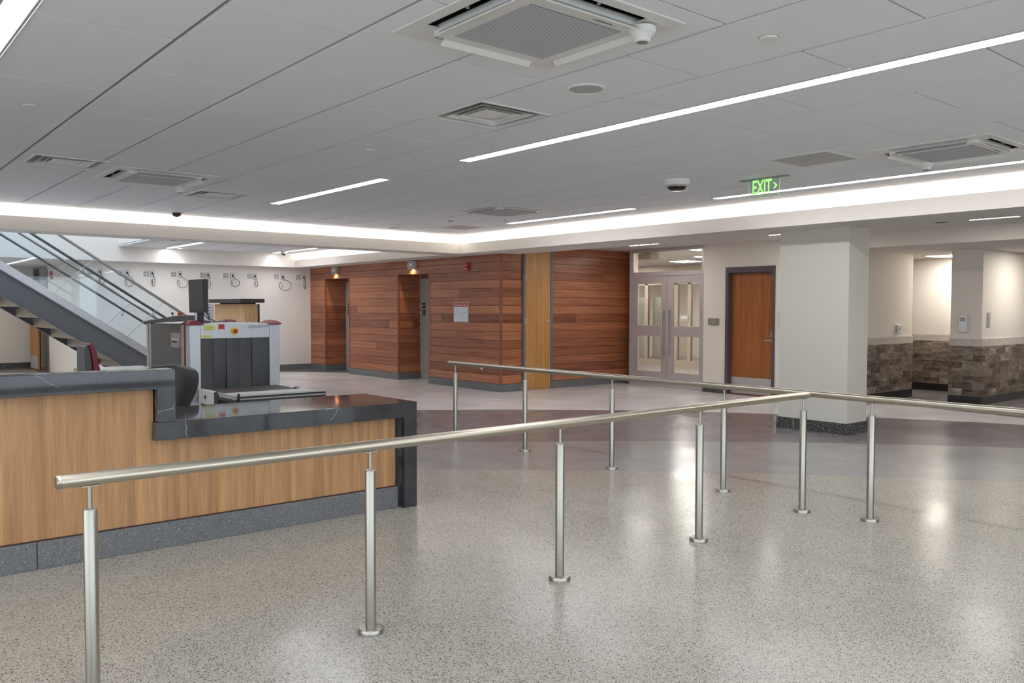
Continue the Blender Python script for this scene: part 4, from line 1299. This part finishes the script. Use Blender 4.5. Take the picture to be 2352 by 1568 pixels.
# wall items beside the doors
t = thing('room_sign', 'small grey plaque on the cream wall between the glass and brown doors', 'sign', (12.15, 9.07, 1.245))
MB().prism([(-0.115, -0.05), (-0.08, -0.062), (0.0, -0.068), (0.08, -0.062), (0.115, -0.05), (0.115, 0.06), (-0.115, 0.06)], 'X', -0.012, 0.0).build('plaque', mat('taupe_plaque', (136, 128, 120), 0.5), t)
MB().box(-0.0135, -0.012, -0.035, 0.035, -0.015, -0.002).box(-0.0135, -0.012, -0.10, 0.10, 0.030, 0.034).build('raised_text', LGREY, t)
t = thing('wall_device', 'white thermostat above the slate tiles in the alcove', 'thermostat', (13.72, 6.56, 1.15))
MB().box(-0.07, 0.07, -0.028, 0.0, -0.07, 0.07).build('cover', WHITE, t, bevel=0.006)
MB().box(-0.075, -0.055, -0.034, -0.005, -0.06, 0.05).build('front_cap', LGREY, t)
MB().box(-0.02, 0.0, -0.030, -0.028, -0.03, 0.03).box(0.02, 0.04, -0.030, -0.028, -0.03, 0.03).build('vent_slots', MGREY, t)
t = thing('sanitizer_dispenser', 'white hand sanitizer dispenser above the tiled corner', 'dispenser', (13.7, 5.505, 1.255))
MB().prism([(0.0, -0.135), (-0.075, -0.135), (-0.09, -0.08), (-0.09, 0.06), (-0.07, 0.125), (-0.03, 0.135), (0.0, 0.135)], 'Y', -0.062, 0.062).build('body', WHITE, t, bevel=0.01)
MB().box(-0.094, -0.089, -0.04, 0.04, -0.075, 0.02).build('front_cover', PAPER, t)
MB().box(-0.094, -0.089, -0.04, 0.04, 0.03, 0.09).build('label', LGREY, t)
text('label_text', 'HAND', 0.022, (-0.0955, 0, 0.072), FX, INK, t, extrude=0.0004)
MB().box(-0.0955, -0.094, -0.03, 0.03, 0.04, 0.045).box(-0.0955, -0.094, -0.025, 0.025, -0.062, -0.056).build('label_lines', INKG, t)
t = thing('door_release_plate', 'tall beige door operator plate past the dispenser', 'switch', (13.93, 5.26, 1.31))
MB().box(-0.055, 0.055, -0.012, 0.0, -0.11, 0.11).build('plate', mat('beige_plate', (176, 168, 156), 0.5), t)
MB().box(-0.022, 0.028, -0.016, -0.012, -0.085, 0.085).build('push_pad', LGREY, t)
MB().box(-0.02, 0.0, -0.018, -0.016, -0.02, 0.03).build('symbol', INKG, t)
t = thing('corner_device', 'narrow grey plate on the wall edge by the column', 'switch', (12.15, 7.745, 1.29))
MB().box(-0.012, 0.0, -0.02, 0.02, -0.11, 0.11).build('plate', mat('taupe_plate', (150, 142, 134), 0.5), t)

# ------------------------------------------------------------------ outlets and cables along the white wall
QX = (4.37, 4.94, 5.46, 6.03, 6.66, 7.18, 7.74, 8.385, 8.945)
SX = (4.55, 5.075, 5.58, 6.16, 6.77, 7.33, 7.855, 8.535, 9.07)
WY = 18.75
where = ('nearest the stair shaft', 'second from the stair shaft', 'third from the stair shaft', 'fourth from the stair shaft', 'above the scanner side of the kiosk',
         'fourth from the plank wall', 'third from the plank wall', 'second from the plank wall', 'nearest the plank wall')
edge = mat('plate_edge_grey', (116, 112, 108), 0.5)
quad = None
for i, x in enumerate(QX):
    if quad is None:
        quad = thing('socket_plate', 'square four-gang socket plate high on the white wall, ' + where[i], 'outlet', (x, WY, 2.20), 0, 'four-gang socket plates on the white wall')
        MB().box(-0.053, 0.053, -0.008, 0.0, -0.055, 0.055).build('back_box', edge, quad)
        MB().box(-0.047, 0.047, -0.012, -0.008, -0.049, 0.049).build('cover_plate', WHITE, quad)
        for a in (-0.023, 0.023):
            for b_ in (-0.023, 0.023):
                MB().box(a - 0.013, a + 0.013, -0.015, -0.012, b_ - 0.015, b_ + 0.015).build('socket', mat('socket_grey', (96, 96, 98), 0.5), quad)
    else:
        dup(quad, (x, WY, 2.20 + 0.003 * (i - 4)), 'square four-gang socket plate high on the white wall, ' + where[i])
rnd = random.Random(3)
for i, x in enumerate(SX):
    t = thing('cable_outlet', 'single outlet plate with a dangling black cable, ' + where[i], 'outlet', (x, WY, 2.20), 0, 'cable outlets on the white wall')
    MB().box(-0.042, 0.042, -0.008, 0.0, -0.062, 0.062).build('back_box', edge, t)
    MB().box(-0.035, 0.035, -0.012, -0.008, -0.055, 0.055).build('cover_plate', WHITE, t)
    MB().box(-0.016, 0.016, -0.035, -0.012, -0.02, 0.028).build('plug', BLACK, t)
    r1 = 0.085 + 0.045 * rnd.random(); wd = (0.55, 0.8, 0.35, 1.0, 0.3, 1.2, 0.45, 1.25, 0.3)[i]
    pts = [(0.0, -0.035, 0.0), (0.02, -0.05, -0.04)]
    for k in range(14):
        a = PI / 2 - 2 * PI * k / 14 * 0.92
        pts.append((0.04 * wd + r1 * wd * math.cos(a), -0.03 - 0.002 * k, -0.05 - r1 - 0.02 + r1 * math.sin(a)))
    pts.append((0.0, -0.02, -0.05 - r1 * 1.6))
    MB().tube(pts, 0.0055, 8).build('cable', BLACK, t, smooth=True)

# ------------------------------------------------------------------ far lobby seen under and through the stairs
d = thing('door_6', 'open oak door at the end of the far lobby', 'door', (4.02, 22.5, 0))
d['kind'] = 'structure'
MB().box(-0.01, 0.03, -0.35, 0.55, 0.01, 2.1).build('leaf', mat('amber_oak', (176, 116, 46), 0.4), d)
MB().box(-0.014, -0.01, -0.30, 0.50, 0.03, 0.33).build('kick_plate', LGREY, d)
d = thing('door_7', 'dark framed door leaf beyond the stairs', 'door', (4.17, 21.86, 0))
d['kind'] = 'structure'
MB().box(-0.02, 0.10, 0.0, 0.05, 0, 2.35).box(-0.02, 0.10, -0.10, -0.04, 0, 2.35).build('frame', GRFR, d)
MB().box(0.09, 0.13, -0.04, 0.0, 0, 2.3).build('leaf', mat('amber_oak', (176, 116, 46), 0.4), d)
t = thing('fire_alarm_strobe', 'red fire alarm on the far lobby wall seen through the stair glass', 'fire alarm', (4.17, 21.3, 2.2))
MB().box(-0.05, 0.0, -0.06, 0.06, -0.09, 0.09).build('housing', RED, t, bevel=0.01)
MB().box(-0.056, -0.05, -0.03, 0.03, -0.03, 0.03).build('lens', mat('strobe_lens', (200, 120, 120), 0.2), t)

# ------------------------------------------------------------------ glazed partition in the room behind the double doors
d = thing('window_1', 'aluminium framed glazed partition deeper in the room behind the double doors', 'window', (17.0, 12.4, 0))
d['kind'] = 'structure'
TAUP = mat('taupe_frame', (146, 136, 122), 0.5)
fr = MB()
fr.box(0, 0.08, -0.6, 5.0, 2.44, 2.58).box(0, 0.08, -0.6, 5.0, 2.10, 2.20).box(0, 0.08, -0.6, 5.0, 0.0, 0.16)
for y in (-0.6, 0.0, 1.00, 1.42, 2.42, 3.1, 4.2):
    fr.box(0, 0.08, y, y + 0.10, 0.16, 2.44)
fr.build('frame', TAUP, d)
MB().box(0.035, 0.045, -0.6, 5.0, 0.16, 2.44).build('pane', GLASS, d)
MB().box(0.3, 0.34, 1.75, 2.5, 0.0, 1.78).build('green_panel', mat('sage_panel', (176, 184, 170), 0.5), d)
MB().box(0.3, 0.34, 2.8, 3.3, 0.0, 1.78).build('green_panel', mat('sage_panel', (176, 184, 170), 0.5), d)
t = thing('hanging_projector', 'taupe box unit under the ceiling seen through the transom', 'projector', (13.0, 11.35, 2.6))
MB().box(-0.12, 0.12, -0.2, 0.2, -0.13, -0.02).build('housing', mat('taupe_box', (138, 130, 118), 0.5), t, bevel=0.01)
MB().box(-0.03, 0.03, -0.03, 0.03, -0.02, 0.0).build('mount', MGREY, t)
t = thing('room_plaque', 'small grey plaque inside the room behind the double doors', 'sign', (17.0, 13.6, 1.25))
MB().box(-0.012, 0.0, -0.14, 0.14, -0.07, 0.07).build('plate', MGREY, t)
MB().box(-0.014, -0.012, -0.10, 0.10, -0.02, 0.03).build('text_block', LGREY, t)

# extra corridor and room lamps outside the picture
strip(11.3, 0.5, 1.6, 'light bar in the corridor ceiling out of view beyond the column', w=0.12, z=CO, group='corridor light bars', em=EM_BAR)
